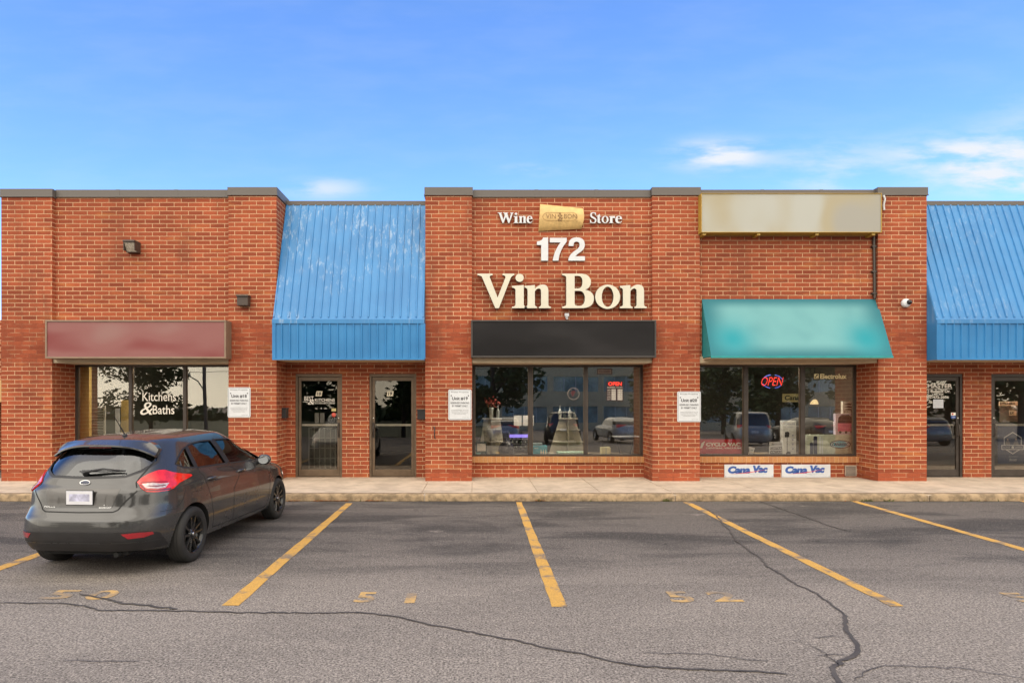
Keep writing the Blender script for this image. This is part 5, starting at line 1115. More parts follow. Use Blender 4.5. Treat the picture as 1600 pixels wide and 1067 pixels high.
    def decal(s, poly, off, th=0.012, res=0.03, smooth=True):
        K = 0.025; P2 = [s.coord(p) if isinstance(p[0], str) else p for p in poly]; P2 = [(a*K, z) for a, z in P2]; B2 = []
        for a, b in zip(P2, P2[1:]+P2[:1]):
            L_ = math.hypot(a[0]-b[0], a[1]-b[1]); n = max(1, int(L_/res))
            B2 += [(a[0]+(b[0]-a[0])*i/n, a[1]+(b[1]-a[1])*i/n) for i in range(n)]
        n = len(B2); x0, x1 = min(p[0] for p in B2), max(p[0] for p in B2); z0, z1 = min(p[1] for p in B2), max(p[1] for p in B2)
        def inside(x, z):
            c = False
            for (ax_, ay), (bx, by) in zip(B2, B2[1:]+B2[:1]):
                if (ay > z) != (by > z) and x < (bx-ax_)*(z-ay)/(by-ay)+ax_: c = not c
            return c
        pts = [Vector(p) for p in B2]; x = x0+res/2
        while x < x1:
            z = z0+res/2
            while z < z1:
                if inside(x, z) and min((x-p[0])**2+(z-p[1])**2 for p in B2) > (res*0.45)**2: pts.append(Vector((x, z)))
                z += res
            x += res
        v, e, f, *_ = delaunay_2d_cdt(pts, [(i, (i+1) % n) for i in range(n)], [], 1, 1e-5)
        top = []; bot = []
        for p in v:
            q, nn = s.at(p[0]/K, p[1]); top.append(q+nn*off); bot.append(q+nn*(off-th))
        m = MB(); fs = []
        for t in f:
            A, B_, C_ = (top[i] for i in t[:3]); nn = (B_-A).cross(C_-A); q, nm = s.at(v[t[0]][0]/K, v[t[0]][1])
            fs.append(tuple(t) if nn.dot(nm) > 0 else tuple(reversed(t)))
        m.add(top, fs, 0, smooth)
        ed = {}
        for t in fs:
            for i in range(len(t)): ed[(t[i], t[(i+1) % len(t)])] = 1
        be = [(a, b) for a, b in ed if (b, a) not in ed]; k = len(top)
        m.add(top+bot, [(b, a, a+k, b+k) for a, b in be], 0)
        return m
    def ribbon(s, pts, w=0.007, off=0.0012, closed=False, m=None, mat=0):
        C2 = [s.coord(p) if isinstance(p[0], str) else p for p in pts]
        if closed: C2.append(C2[0])
        Q = []
        for a, b in zip(C2, C2[1:]):
            n = max(1, int(math.hypot((a[0]-b[0])*0.025, a[1]-b[1])/0.03)); Q += [(a[0]+(b[0]-a[0])*i/n, a[1]+(b[1]-a[1])*i/n) for i in range(n)]
        Q.append(C2[-1]); S3 = [s.at(a, z) for a, z in Q]; vs = []
        for i, (p, nn) in enumerate(S3):
            if closed and i in (0, len(S3)-1): t = S3[1][0]-S3[-2][0]
            else: t = S3[min(i+1, len(S3)-1)][0]-S3[max(i-1, 0)][0]
            sd_ = t.cross(nn)
            if sd_.length < 1e-9: sd_ = Vector((0, 0, 1))
            sd_.normalize(); vs += [p+nn*off-sd_*w/2, p+nn*off+sd_*w/2]
        m = m or MB(); m.add(vs, [(2*i, 2*i+1, 2*i+3, 2*i+2) for i in range(len(S3)-1)], mat, True); return m
def mod_bool(o, cut):
    b = o.modifiers.new('cut', 'BOOLEAN'); b.operation = 'DIFFERENCE'; b.solver = 'EXACT'; b.object = cut; b.material_mode = 'TRANSFER'
    dg = bpy.context.evaluated_depsgraph_get(); dg.update(); me = bpy.data.meshes.new_from_object(o.evaluated_get(dg))
    o.modifiers.clear(); old = o.data; o.data = me; bpy.data.meshes.remove(old)
    cm = cut.data; bpy.data.objects.remove(cut); bpy.data.meshes.remove(cm)
RUB = M('tyre_rubber', (0.018, 0.017, 0.016), 0.75, 0, 0.25, 12, 0.3, 60); RIM = M('black_rim', (0.018, 0.018, 0.019), 0.25, 0.5, 0.05, coat=0.6); TRIM = M('black_trim', (0.016, 0.015, 0.016), 0.5, 0, 0.15)
SILV = M('chrome', (0.55, 0.55, 0.55), 0.18, 1.0, 0.02); LINER = M('arch_liner', (0.008, 0.008, 0.008), 0.9)
def wheel(parent, x, y, r, side, rimr=0.218, wdt=0.215, rim=None, name='wheel', detail=True):
    """axis along y; side = +1 left, -1 right; y is the outer face"""
    s = side; yo = y; rm_ = rim or RIM
    prof = [(rimr, -wdt+0.01), (rimr+0.02, -wdt+0.002), (r-0.03, -wdt+0.0), (r-0.010, -wdt+0.018), (r, -wdt+0.04), (r, -0.04), (r-0.010, -0.016), (r-0.035, 0.0), (rimr+0.045, 0.004), (rimr+0.016, -0.004), (rimr-0.002, -0.014)]
    m = MB(); m.lathe([(a, yo+s*b) for a, b in prof], 48, 0, 'y', (x, 0, r))
    if detail:
        for k in range(4): m.lathe([(r+0.0012, yo-s*(0.05+0.037*k)), (r+0.0012, yo-s*(0.056+0.037*k))], 48, 1, 'y', (x, 0, r))
    t = m.build('tyre', [RUB, LINER], parent, local=True)
    o = MB(); o.lathe([(rimr-0.002, yo-s*0.012), (rimr-0.012, yo-s*0.016), (rimr-0.020, yo-s*0.05), (rimr-0.03, yo-s*0.12), (0.06, yo-s*0.13)], 48, 0, 'y', (x, 0, r))
    o.lathe([(0.0, yo-s*0.018), (0.028, yo-s*0.018), (0.034, yo-s*0.024), (0.07, yo-s*0.032), (0.075, yo-s*0.07)], 24, 0, 'y', (x, 0, r))
    R0, R1 = 0.05, rimr-0.010
    for k in range(5):
        for dl in (-1, 1):
            a0 = R(90+72*k); a1 = a0+dl*R(13.5); a00 = a0+dl*R(17)
            pr, pw = [], []
            for u in (0, 0.35, 0.7, 1.0):
                rr = R0+(R1-R0)*u; aa = a00+(a1-a00)*u; c = Vector((rr*math.cos(aa), 0, rr*math.sin(aa))); tn = Vector((-math.sin(aa), 0, math.cos(aa))); hw = 0.023-0.006*u; yy_ = yo-s*(0.030-0.012*u)
                pr.append((c, tn, hw, yy_))
            vs = []
            for c, tn, hw, y_ in pr:
                for w_, d_ in ((-hw, 0.03), (-hw*0.6, 0), (hw*0.6, 0), (hw, 0.03)): q = c+tn*w_; vs.append((x+q.x, y_-s*d_, r+q.z))
            fs = [(i*4+j, i*4+j+1, i*4+j+5, i*4+j+4) for i in range(3) for j in range(3)]; o.add(vs, fs, 0)
    w_ = o.build('rim', rm_, t, local=True)
    if detail:
        b = MB()
        for k in range(5): a = R(90+36+72*k); b.lathe([(0, yo-s*0.030), (0.009, yo-s*0.030), (0.009, yo-s*0.045)], 8, 0, 'y', (x+0.054*math.cos(a), 0, r+0.054*math.sin(a)))
        b.lathe([(0, yo-s*0.013), (0.024, yo-s*0.014), (0.026, yo-s*0.02)], 16, 0, 'y', (x, 0, r)); b.build('wheel_nuts', SILV, t, local=True)
        d = MB().lathe([(0, yo-s*0.075), (0.14, yo-s*0.075), (0.14, yo-s*0.09), (0, yo-s*0.09)], 28, 0, 'y', (x, 0, r)); d.build('brake_disc', M('brake_steel', (0.12, 0.11, 0.10), 0.45, 0.8), t, local=True)
    return t
HATCH = [
 dict(z=[(0, .27), (.6, .22), (3.7, .20), (4.3, .24)], w=.74, xr=.22, xf=4.15),
 dict(z=[(0, .29), (.6, .235), (3.6, .215), (4.3, .26)], w=.845, xr=.085, xf=4.26),
 dict(z=[(0, .375), (4.3, .36)], w=.892, xr=.022, xf=4.33),
 dict(z=[(0, .50), (4.3, .48)], w=.905, xr=0.0, xf=4.36),
 dict(z=[(0, .61), (4.3, .57)], w=.909, xr=0.012, xf=4.35),
 dict(z=[(0, .665), (.8, .66), (4.3, .62)], w=.908, xr=.050, xf=4.33),
 dict(z=[(0, .735), (1.0, .74), (4.3, .67)], w=.902, xr=.088, xf=4.29),
 dict(z=[(0, .90), (.9, .885), (3.6, .79), (4.25, .70)], w=.896, xr=.118, xf=4.25),
 dict(z=[(0, .965), (.9, .95), (3.4, .87), (4.1, .77)], w=.872, xr=.165, xf=4.05, nr=4.4),
 dict(z=[(0, 1.035), (.7, 1.035), (3.0, .955), (3.5, .94), (3.9, .90)], w=.832, xr=.205, xf=3.50, nr=4.2, nf=5),
 dict(z=[(.2, 1.20), (1.6, 1.19), (2.9, 1.15)], w=.745, xr=.335, xf=2.98, nr=3.9),
 dict(z=[(.4, 1.345), (1.0, 1.365), (1.9, 1.375), (2.6, 1.33)], w=.640, xr=.480, xf=2.55, nr=3.8),
 dict(z=[(.5, 1.395), (1.0, 1.425), (1.9, 1.44), (2.4, 1.405)], w=.560, xr=.545, xf=2.36, nr=3.6),
 dict(z=[(.6, 1.42), (1.1, 1.455), (1.9, 1.472), (2.3, 1.44)], w=.33, xr=.72, xf=2.15),
 dict(z=[(.6, 1.43), (1.1, 1.462), (1.9, 1.480), (2.3, 1.45)], w=.02, xr=.95, xf=2.0),
]
def hatchback(loc, rz):
    root = empty('parked_car', loc, R(rz)); tag(root, 'dark grey hatchback with black wheels parked nose-in at the kerb', 'car')
    S_ = Surf(HATCH, NC=168, sub=6, flares=((0.83, 0.010), (3.478, 0.010)))
    GREY = paint('car_paint', (0.052, 0.051, 0.051), 0.35, 0.22, 0.75)
    AX = ((0.83, 0.317), (3.478, 0.317))
    body = S_.mb().build('body', [GREY, LINER, M('cabin_dark', (0.02, 0.02, 0.022), 0.8)], root, local=True)
    def cutter(mb, mat):
        me = mb.mesh('cut', [GREY, LINER, MATS['cabin_dark']]); o = bpy.data.objects.new('cut', me); COL.objects.link(o); o.parent = root
        for p in me.polygons: p.material_index = mat; p.use_smooth = False
        bm = bmesh.new(); bm.from_mesh(me); bmesh.ops.recalc_face_normals(bm, faces=bm.faces); bm.to_mesh(me); bm.free(); return o
    bm = bmesh.new(); bm.from_mesh(body.data); bmesh.ops.recalc_face_normals(bm, faces=bm.faces); bm.to_mesh(body.data); bm.free()
    for ax_, zc in AX:
        for s in (-1, 1):
            m = MB(); a, b = sorted((s*0.60, s*1.05)); m.lathe([(0, a), (0.352, a), (0.352, b), (0, b)], 56, 0, 'y', (ax_, 0, zc+0.012)); c_ = cutter(m, 1)
            bm = bmesh.new(); bm.from_mesh(c_.data); bmesh.ops.remove_doubles(bm, verts=bm.verts, dist=1e-5); bmesh.ops.recalc_face_normals(bm, faces=bm.faces); bm.to_mesh(c_.data); bm.free()
            mod_bool(body, c_)
    # cabin hollow
    k0 = next(i for i, l in enumerate(S_.lv) if l >= 6.0); k1 = next(i for i, l in enumerate(S_.lv) if l >= 12.6)
    cav = MB(); NC = S_.NC; vs = []
    for i in range(k0, k1+1):
        for j in range(NC):
            p = S_.P[i][j]-S_.nrm(i, j)*0.045; p.x = min(max(p.x, 0.20), 3.05 if p.z < 1.0 else 9); vs.append(p)
    nr_ = k1-k0+1; fs = [(i*NC+j, i*NC+(j+1) % NC, (i+1)*NC+(j+1) % NC, (i+1)*NC+j) for i in range(nr_-1) for j in range(NC)]
    fs += [tuple(range(NC)), tuple(reversed(range((nr_-1)*NC, nr_*NC)))]; cav.add(vs, fs); mod_bool(body, cutter(cav, 2))
    def prism_x(poly, x0, x1):  # polygon in y,z
        m = MB(); n = len(poly); m.add([(x0, y, z) for y, z in poly]+[(x1, y, z) for y, z in poly], [tuple(range(n)), tuple(range(2*n-1, n-1, -1))]+[(i, i+n, (i+1) % n+n, (i+1) % n) for i in range(n)]); return m
    rearw = [(-.42, 1.046), (0, 1.034), (.42, 1.046), (.54, 1.095), (.62, 1.18), (.60, 1.25), (.52, 1.318), (-.52, 1.318), (-.60, 1.25), (-.62, 1.18), (-.54, 1.095)]
    frontw = [(-.68, 1.00), (.68, 1.00), (.58, 1.33), (.45, 1.355), (-.45, 1.355), (-.58, 1.33)]
    quarter = [(.70, 1.135), (.80, 1.085), (1.005, 1.065), (1.015, 1.305), (.94, 1.28), (.80, 1.205)]
    rdoor = [(1.06, 1.058), (1.80, 1.035), (1.66, 1.345), (1.45, 1.350), (1.20, 1.338), (1.065, 1.318)]
    fdoor = [(1.90, 1.03), (3.02, .985), (2.90, 1.06), (2.62, 1.21), (2.36, 1.305), (2.20, 1.335), (1.76, 1.348)]
    for poly in (quarter, rdoor, fdoor): mod_bool(body, cutter(MB().prism(poly, -1.2, 1.2), 1))
    mod_bool(body, cutter(prism_x(rearw, -0.3, 1.0), 1)); mod_bool(body, cutter(prism_x(frontw, 2.15, 3.9), 1))
    for p in body.data.polygons: p.use_smooth = p.material_index == 0
    try: body.data.set_sharp_from_angle(angle=R(38))
    except Exception: pass
    CG = glass_mat('car_glass', 0.06, (0.55, 0.58, 0.55), (0.95, 0.97, 1.0)); 
    def pane(test, label=None, off=-0.014, gm=CG, name='window_glass'):
        m = MB(); idx = {}; 
        for i in range(k0, k1):
            for j in range(NC):
                q = [S_.P[a][b % NC] for a, b in ((i, j), (i, j+1), (i+1, j+1), (i+1, j))]; c = sum(q, Vector())/4
                if test(c):
                    ids = []
                    for a, b in ((i, j), (i+1, j), (i+1, (j+1) % NC), (i, (j+1) % NC)):
                        b %= NC
                        if (a, b) not in idx: idx[(a, b)] = len(m.v); m.v.append(tuple(S_.P[a][b]+S_.nrm(a, b)*off))
                        ids.append(idx[(a, b)])
                    m.f.append(tuple(ids)); m.m.append(0); m.sm.append(True)
        return m.build(name, gm, root, local=True)
    for s in (-1, 1):
        for lo, hi in ((.62, 1.035), (1.035, 1.86), (1.86, 3.1)): pane(lambda c, s=s, lo=lo, hi=hi: lo <= c.x <= hi and c.y*s > 0.55 and .97 < c.z < 1.40)
    pane(lambda c: c.x < 0.9 and abs(c.y) < 0.70 and 1.03 < c.z < 1.37 and (c.x < 0.62), name='rear_window_glass')
    pane(lambda c: c.x > 2.2 and abs(c.y) < 0.76 and .98 < c.z < 1.40 and (c.x > 2.3+abs(c.y)*0.0), name='windscreen_glass')
    # black surrounds of the glass
    fr = MB()
    for s in (-1, 1):
        for poly in (quarter, rdoor, fdoor): S_.ribbon([('x', x, z, s) for x, z in poly], 0.020, 0.002, True, fr)
        S_.ribbon([('x', x, z, s) for x, z in ((1.70, 1.345), (1.84, 1.035))], 0.10, 0.0012, False, fr)
        S_.ribbon([('x', x, z, s) for x, z in ((1.04, 1.31), (1.035, 1.06))], 0.05, 0.0012, False, fr)
    rp = [('y', y, z) for y, z in rearw if z < 1.3]
    S_.ribbon([('y', y, z) for y, z in ((-.60, 1.25), (-.62, 1.18), (-.54, 1.095), (-.42, 1.046), (0, 1.034), (.42, 1.046), (.54, 1.095), (.62, 1.18), (.60, 1.25))], 0.03, 0.001, False, fr)
    fr.build('window_surround', TRIM, root, local=True)
    SEAM = M('seam_dark', (0.006, 0.006, 0.006), 0.8); sm = MB()
    hs_ = [(44, 1.25), (41, 1.16), (37, 1.075), (35, 1.03), (33, .98), (34, .90), (28, .78), (25.5, .715), (23, .695), (0, .690)]
    S_.ribbon([(-a, z) for a, z in hs_]+[(a, z) for a, z in reversed(hs_[:-1])], 0.013, 0.0012, False, sm)
    for s in (-1, 1):
        S_.ribbon([('x', x, z, s) for x, z in ((1.84, 1.02), (1.84, .70), (1.86, .30))], 0.009, 0.001, False, sm)
        S_.ribbon([('x', x, z, s) for x, z in ((1.04, 1.05), (1.10, .90), (1.22, .68), (1.27, .50), (1.30, .30), (1.86, .285), (3.0, .275), (3.06, .45), (3.08, .75), (3.05, .96))], 0.009, 0.001, False, sm)
        S_.ribbon([('x', x, z, s) for x, z in ((.66, .96), (.70, .85), (.62, .72), (.49, .655))], 0.006, 0.001, False, sm)
        S_.ribbon([(s*50, .665), (s*44, .662)], 0.004, 0.001, False, sm)
    S_.ribbon([('x', .88, .93, -1), ('x', 1.0, .93, -1), ('x', 1.0, .80, -1), ('x', .88, .80, -1)], 0.005, 0.001, True, sm)
    sm.build('panel_gaps', SEAM, root, local=True)
    # crease lines of the flank
    # black lower bumper, reflectors, lamps
    lb = S_.decal([(48, .285), (46.5, .36), (44.5, .45), (40, .485), (30, .496), (0, .497), (-30, .496), (-40, .485), (-44.5, .45), (-46.5, .36), (-48, .285), (-35, .29), (0, .295), (35, .29)], 0.010, 0.02).build('lower_bumper', TRIM, root, local=True)
    e = MB(); S_.ribbon([(45, .375), (34, .385), (0, .388), (-34, .385), (-45, .375)], 0.012, 0.014, False, e); e.build('bumper_lip', M('trim_sheen', (0.03, 0.03, 0.03), 0.3), lb, local=True)
    REFL = M('reflector_red', (0.30, 0.008, 0.015), 0.2, coat=1.0)
    for s in (-1, 1):
        S_.decal([(s*29.5, .478), (s*32.5, .425), (s*39, .425), (s*42.5, .445), (s*42, .470), (s*37, .482)], 0.014, 0.01).build('reflector', REFL, lb, local=True)
    LRED = M('lamp_red', (0.62, 0.012, 0.010), 0.12, 0, 0.25, 14, coat=1.0, em=(0.8, 0.03, 0.02), es=0.10); LCLR = M('lamp_clear', (0.62, 0.50, 0.44), 0.12, 0.3, 0.4, 30, coat=1.0); LDK = M('lamp_dark_red', (0.14, 0.006, 0.006), 0.2, coat=1.0)
    for s in (-1, 1):
        lp = [(s*a, z) for a, z in ((33.5, .985), (35.5, 1.02), (39, 1.06), (43.5, 1.088), (46.5, 1.085), (50, 1.050), (54, 1.022), (57.5, 1.0), (57.3, .98), (54, .958), (50.5, .930), (48, .885), (46, .872), (42, .872), (38, .885), (35.2, .93))]
        l = S_.decal(lp, 0.012, 0.02, 0.02).build('tail_lamp', LRED, root, local=True)
        S_.decal([(s*35.5, .962), (s*37.5, .918), (s*42, .902), (s*45, .905), (s*46.5, .945), (s*43, .950), (s*40, .966)], 0.0135, 0.004, 0.02).build('lamp_lens', LCLR, l, local=True)
        d_ = MB(); S_.ribbon([(s*34.8, .955), (s*37.5, .903), (s*42, .890), (s*47, .888)], 0.016, 0.0145, False, d_); S_.ribbon([(s*35, .974), (s*40, .975), (s*46, .958)], 0.010, 0.0145, False, d_)
        S_.ribbon([(s*38.5, .936), (s*42, .926), (s*45, .926)], 0.012, 0.0146, False, d_); d_.build('lamp_trim', LDK, l, local=True)
    # licence plate recess, plate, badge, script
    pr = S_.decal([('y', -.42, .925), ('y', .42, .925), ('y', .36, .745), ('y', -.36, .745)], 0.003, 0.004).build('plate_recess', paint('recess_paint', (0.060, 0.055, 0.052), 0.6, 0.4), root, local=True)
    xp = S_.at(0, .835)[0].x-0.022
    MB().box(xp, xp+0.012, -.155, .155, .762, .918).build('plate_holder', TRIM, root, bevel=0.004, local=True)
    m = MB(); m.box(xp-0.004, xp, -.148, .148, .770, .912, 0)
    m.box(xp-0.0048, xp-0.004, -.115, .115, .805, .88, 1)
    m.build('licence_plate', [M('plate_white', (0.62, 0.62, 0.66), 0.5, 0, 0.05), M('plate_smudge', (0.46, 0.46, 0.60), 0.6, 0, 0.35, 16.0)], root, bevel=0.003, local=True)
    xb = S_.at(0, .985)[0]; nb_ = S_.at(0, .985)[1]
    def oval(rx, rz, off, cz=.985):
        vs = []
        for k in range(28): y = rx*math.cos(R(k*360/28)); z = cz+rz*math.sin(R(k*360/28)); p, nn = S_.at(S_.coord(('y', y, z))[0], z); vs.append(p+nn*off)
        return vs
    o1, o2, o3 = oval(.062, .026, .002), oval(.060, .024, .010), oval(.052, .019, .009); n = 28
    m = MB(); m.add(o1+o2, [(k, k+n, (k+1) % n+n, (k+1) % n) for k in range(n)], 0); m.add(o2+o3, [(k, k+n, (k+1) % n+n, (k+1) % n) for k in range(n)], 0)
    m.add(o3, [tuple(reversed(range(n)))], 1)
    v, f = text_geo('Ford', 0.01, 0, 0.3); a0, a1 = min(p[0] for p in v), max(p[0] for p in v); xq = min(p.x for p in o3)-0.001
    m.add([(xq, .038-(p[0]-a0)/(a1-a0)*.076, .974+p[1]/0.73*.022) for p in v], f, 0)
    m.build('badge', [SILV, M('badge_blue', (0.02, 0.03, 0.07), 0.3)], root, local=True)
    def script(s, y0, y1, z0, z1, name):
        v, f = text_geo(s, 0.02); a0, a1 = min(p[0] for p in v), max(p[0] for p in v); b0, b1 = min(p[1] for p in v), max(p[1] for p in v); m = MB(); vs = []
        for p in v:
            y = y0+(p[0]-a0)/(a1-a0)*(y1-y0); z = z0+(p[1]-b0)/(b1-b0)*(z1-z0); q, nn = S_.at(S_.coord(('y', y, z))[0], z); vs.append(q+nn*0.003)
        m.add(vs, f); m.build(name, SILV, root, local=True)
    script('FOCUS', .41, .28, .735, .752, 'model_script'); script('SE', -.26, -.31, .755, .768, 'model_script'); script('ECOBOOST', -.22, -.355, .733, .746, 'model_script')
    # spoiler: wing blended from the roof over the rear window
    m = MB(); n = 28; vs = []; prof_n = 8
    for i in range(n+1):
        u = -1+2*i/n; y = .60*u; e = abs(u)
        xt = .400+.085*e**2.5; zt = 1.362-.115*e**3.2          # trailing edge
        xl = .66-.02*e; zl = 1.428-.020*e**2-.055*e**4         # leading edge on the roof
        if e > .9: zl -= (e-.9)*.35
        ring = [(xl, zl-.004), (xl-.08, zl+.0), ((xl+xt)/2, (zl+zt)/2+.022), (xt+.03, zt+.012), (xt, zt+.004), (xt-.002, zt-.012), (xt+.05, zt-.022), (xl-.05, zl-.06)]
        vs += [(x, y, z) for x, z in ring]
    fs = [(i*prof_n+k, i*prof_n+(k+1) % prof_n, (i+1)*prof_n+(k+1) % prof_n, (i+1)*prof_n+k) for i in range(n) for k in range(prof_n)]
    m.add(vs, fs, 0, True); m.add(vs[:prof_n], [tuple(reversed(range(prof_n)))]); m.add(vs[-prof_n:], [tuple(range(prof_n))])
    sp2 = m.build('spoiler', GREY, root, local=True)
    bm = bmesh.new(); bm.from_mesh(sp2.data); bmesh.ops.remove_doubles(bm, verts=bm.verts, dist=1e-5); bmesh.ops.recalc_face_normals(bm, faces=bm.faces); bm.to_mesh(sp2.data); bm.free()
    try: sp2.data.set_sharp_from_angle(angle=R(50))
    except Exception: pass
    MB().box(.415, .43, -.13, .13, 1.335, 1.348).build('brake_light_strip', LDK, root, local=True)
    # wiper
    m = MB(); q0, n0 = S_.at(S_.coord(('y', .04, 1.075))[0], 1.075); q1, n1 = S_.at(S_.coord(('y', -.40, 1.095))[0], 1.095)
    qm, nm = S_.at(S_.coord(('y', -.16, 1.10))[0], 1.10)
    m.tube([q0+n0*.03, qm+nm*.040, q1+n1*.018], [.016, .011, .006], 8); m.tube([q0-n0*.005, q0+n0*.045], [.030, .022], 12); m.tube([q0+n0*.018+Vector((0, .06, .012)), qm+nm*.012+Vector((0, 0, -.012)), q1+n1*.010], .006, 6)
    m.build('rear_wiper', TRIM, root, local=True)
    # mirrors, handles, antenna, exhaust, underbody
    for s in (-1, 1):
        cx_, cy_, cz_ = 2.74, s*.955, .995; m = MB(); n1_, n2_ = 12, 18; vs = []
        for i in range(n1_+1):
            ph = math.pi*i/n1_
            for j in range(n2_):
                th = 2*math.pi*j/n2_; X = math.cos(ph); Y_ = math.sin(ph)*math.cos(th); Zz = math.sin(ph)*math.sin(th)
                sx_ = .11 if X > 0 else .045; zz = .078*math.copysign(abs(Zz)**.8, Zz); vs.append((cx_+X*sx_, cy_+Y_*.098, cz_+zz*(1-.12*Y_*s*1)))
        m.add(vs, [(i*n2_+j, i*n2_+(j+1) % n2_, (i+1)*n2_+(j+1) % n2_, (i+1)*n2_+j) for i in range(n1_) for j in range(n2_)], 0, True)
        m.tube([(2.82, s*.82, .955), (2.81, s*.88, .975), (2.79, s*.94, 1.0)], [.035, .028, .03], 8, 1)
        o = m.build('door_mirror', [GREY, TRIM], root, local=True)
        g = MB(); e_ = [(cx_-.046, cy_+.078*math.cos(R(k)), cz_+.058*math.sin(R(k))) for k in range(0, 360, 15)]; g.add(e_, [tuple(range(len(e_)))]); g.add([(x+.012, y, z) for x, y, z in e_], [tuple(reversed(range(len(e_))))]); g.build('mirror_glass', M('mirror_silver', (0.75, 0.78, 0.8), 0.03, 1.0, 0.0), o, local=True)
        for hx in (1.17, 2.02):
            p, nn = S_.at(S_.coord(('x', hx, .905, s))[0], .905); p2, n2 = S_.at(S_.coord(('x', hx+.19, .900, s))[0], .900); m = MB()
            ee = []
            m.tube([p-nn*.004, p+nn*.028+Vector((.02, 0, 0)), p2+n2*.030-Vector((.03, 0, 0)), p2-n2*.004], [.013, .016, .016, .012], 10); m.build('door_handle', GREY, root, local=True)
            S_.decal([('x', hx-.005, .885, s), ('x', hx+.14, .880, s), ('x', hx+.14, .930, s), ('x', hx-.005, .935, s)], 0.0012, 0.002).build('handle_recess', M('recess_dark', (0.02, 0.019, 0.019), 0.4, 0.5), root, local=True)
    ap = Vector((.86, 0, 1.445)); m = MB(); m.tube([ap, ap+Vector((0, 0, .02))], [.03, .018], 10); m.tube([ap+Vector((0, 0, .015)), ap+Vector((-.20, .0, .23))], [.007, .004], 6); m.build('antenna', TRIM, root, local=True)
    m = MB(); m.box(.5, 3.9, -.62, .62, .20, .24); m.box(.16, .62, -.50, .45, .235, .33); m.tube([(.10, -.40, .245), (.45, -.40, .26)], .028, 12); m.tube([(.83, -.75, .30), (.83, .75, .30)], .035, 8); m.build('underbody', LINER, root, local=True)
    for ax_, zc in AX:
        for s in (-1, 1): wheel(root, ax_, s*.898, .317, s)
    # headlamps
    for s in (-1, 1): S_.decal([('x', 3.72, .83, s), ('x', 3.85, .80, s), ('x', 4.05, .755, s), ('f', s*.62, .72), ('f', s*.60, .66), ('f', s*.76, .64), ('x', 4.0, .68, s)], 0.008, 0.012).build('headlamp', LCLR, root, local=True)
    # seats
    SEAT = M('seat_cloth', (0.045, 0.043, 0.043), 0.9, 0, 0.2)
    for sx, ys_ in ((2.18, (.37, -.37)), (1.25, (.38, 0, -.38))):
        for y in ys_:
            m = MB(); m.box(sx-.1, sx+.42, y-.24, y+.24, .45, .60); m.add([(sx-.10, y-.23, .55), (sx+.04, y-.23, .55), (sx-.12, y-.20, 1.13), (sx-.20, y-.20, 1.13), (sx-.10, y+.23, .55), (sx+.04, y+.23, .55), (sx-.12, y+.20, 1.13), (sx-.20, y+.20, 1.13)], [(0, 1, 2, 3), (7, 6, 5, 4), (0, 3, 7, 4), (1, 5, 6, 2), (3, 2, 6, 7)])
            hz_ = 1.155 if sx > 2 else 1.10; m.box(sx-.23, sx-.13, y-.12, y+.12, hz_, hz_+.15); o = m.build('seat', SEAT, root, bevel=.03, local=True)
    MB().box(2.85, 3.1, -.70, .70, .70, .97).build('dashboard', SEAT, root, bevel=.03, local=True)
    st = MB(); st.lathe([(.17, 0), (.185, .012), (.17, .024), (.158, .012), (.17, 0)], 20, 0, 'x', (2.66, .37, .90)); st.build('steering_wheel', TRIM, root, local=True)
    return root
# car root = ground under the middle of the rear bumper
def along(rz, d): return (math.cos(R(rz))*d, math.sin(R(rz))*d)
CAR_RZ = 86.9; ra = (-4.11, 7.33); d_ = along(CAR_RZ, 0.83)
hb = hatchback((ra[0]-d_[0], ra[1]-d_[1], 0.0), CAR_RZ); hb.scale = (1, 0.955, 1)
# ================================================================== across the car park (seen mirrored in the glass)
def simple_levels(Lc, Wc, Hc, hood, rearx, frontx, zb=0.95):
    w_ = Wc/2; k = lambda z: [(0, z), (Lc, z)]
    return [dict(z=k(.24), w=w_*.82, xr=.2, xf=Lc-.2), dict(z=k(.30), w=w_*.93, xr=.08, xf=Lc-.1), dict(z=k(.42), w=w_*.985, xr=.02, xf=Lc-.03), dict(z=k(.62), w=w_, xr=0, xf=Lc),
        dict(z=[(0, zb-.12), (Lc*.7, zb-.14), (Lc, .74)], w=w_*.99, xr=.04, xf=Lc-.05), dict(z=[(0, zb-.02), (Lc-hood-.2, zb-.03), (Lc-.3, zb-.14)], w=w_*.96, xr=.09, xf=Lc-.35), dict(z=k(zb+.03), w=w_*.93, xr=.13, xf=Lc-hood),
        dict(z=k((zb+Hc)/2+.05), w=w_*.86, xr=.13+rearx*.5, xf=Lc-hood-frontx*.55), dict(z=k(Hc-.09), w=w_*.76, xr=.16+rearx, xf=Lc-hood-frontx), dict(z=k(Hc-.03), w=w_*.66, xr=.24+rearx, xf=Lc-hood-frontx-.2), dict(z=k(Hc), w=w_*.35, xr=.5+rearx, xf=Lc-hood-frontx-.5), dict(z=k(Hc+.005), w=.02, xr=.8+rearx, xf=Lc-hood-frontx-.8)]
DGLASS = M('tinted_car_glass', (0.015, 0.018, 0.02), 0.05, 0, 0.1, coat=1.0)
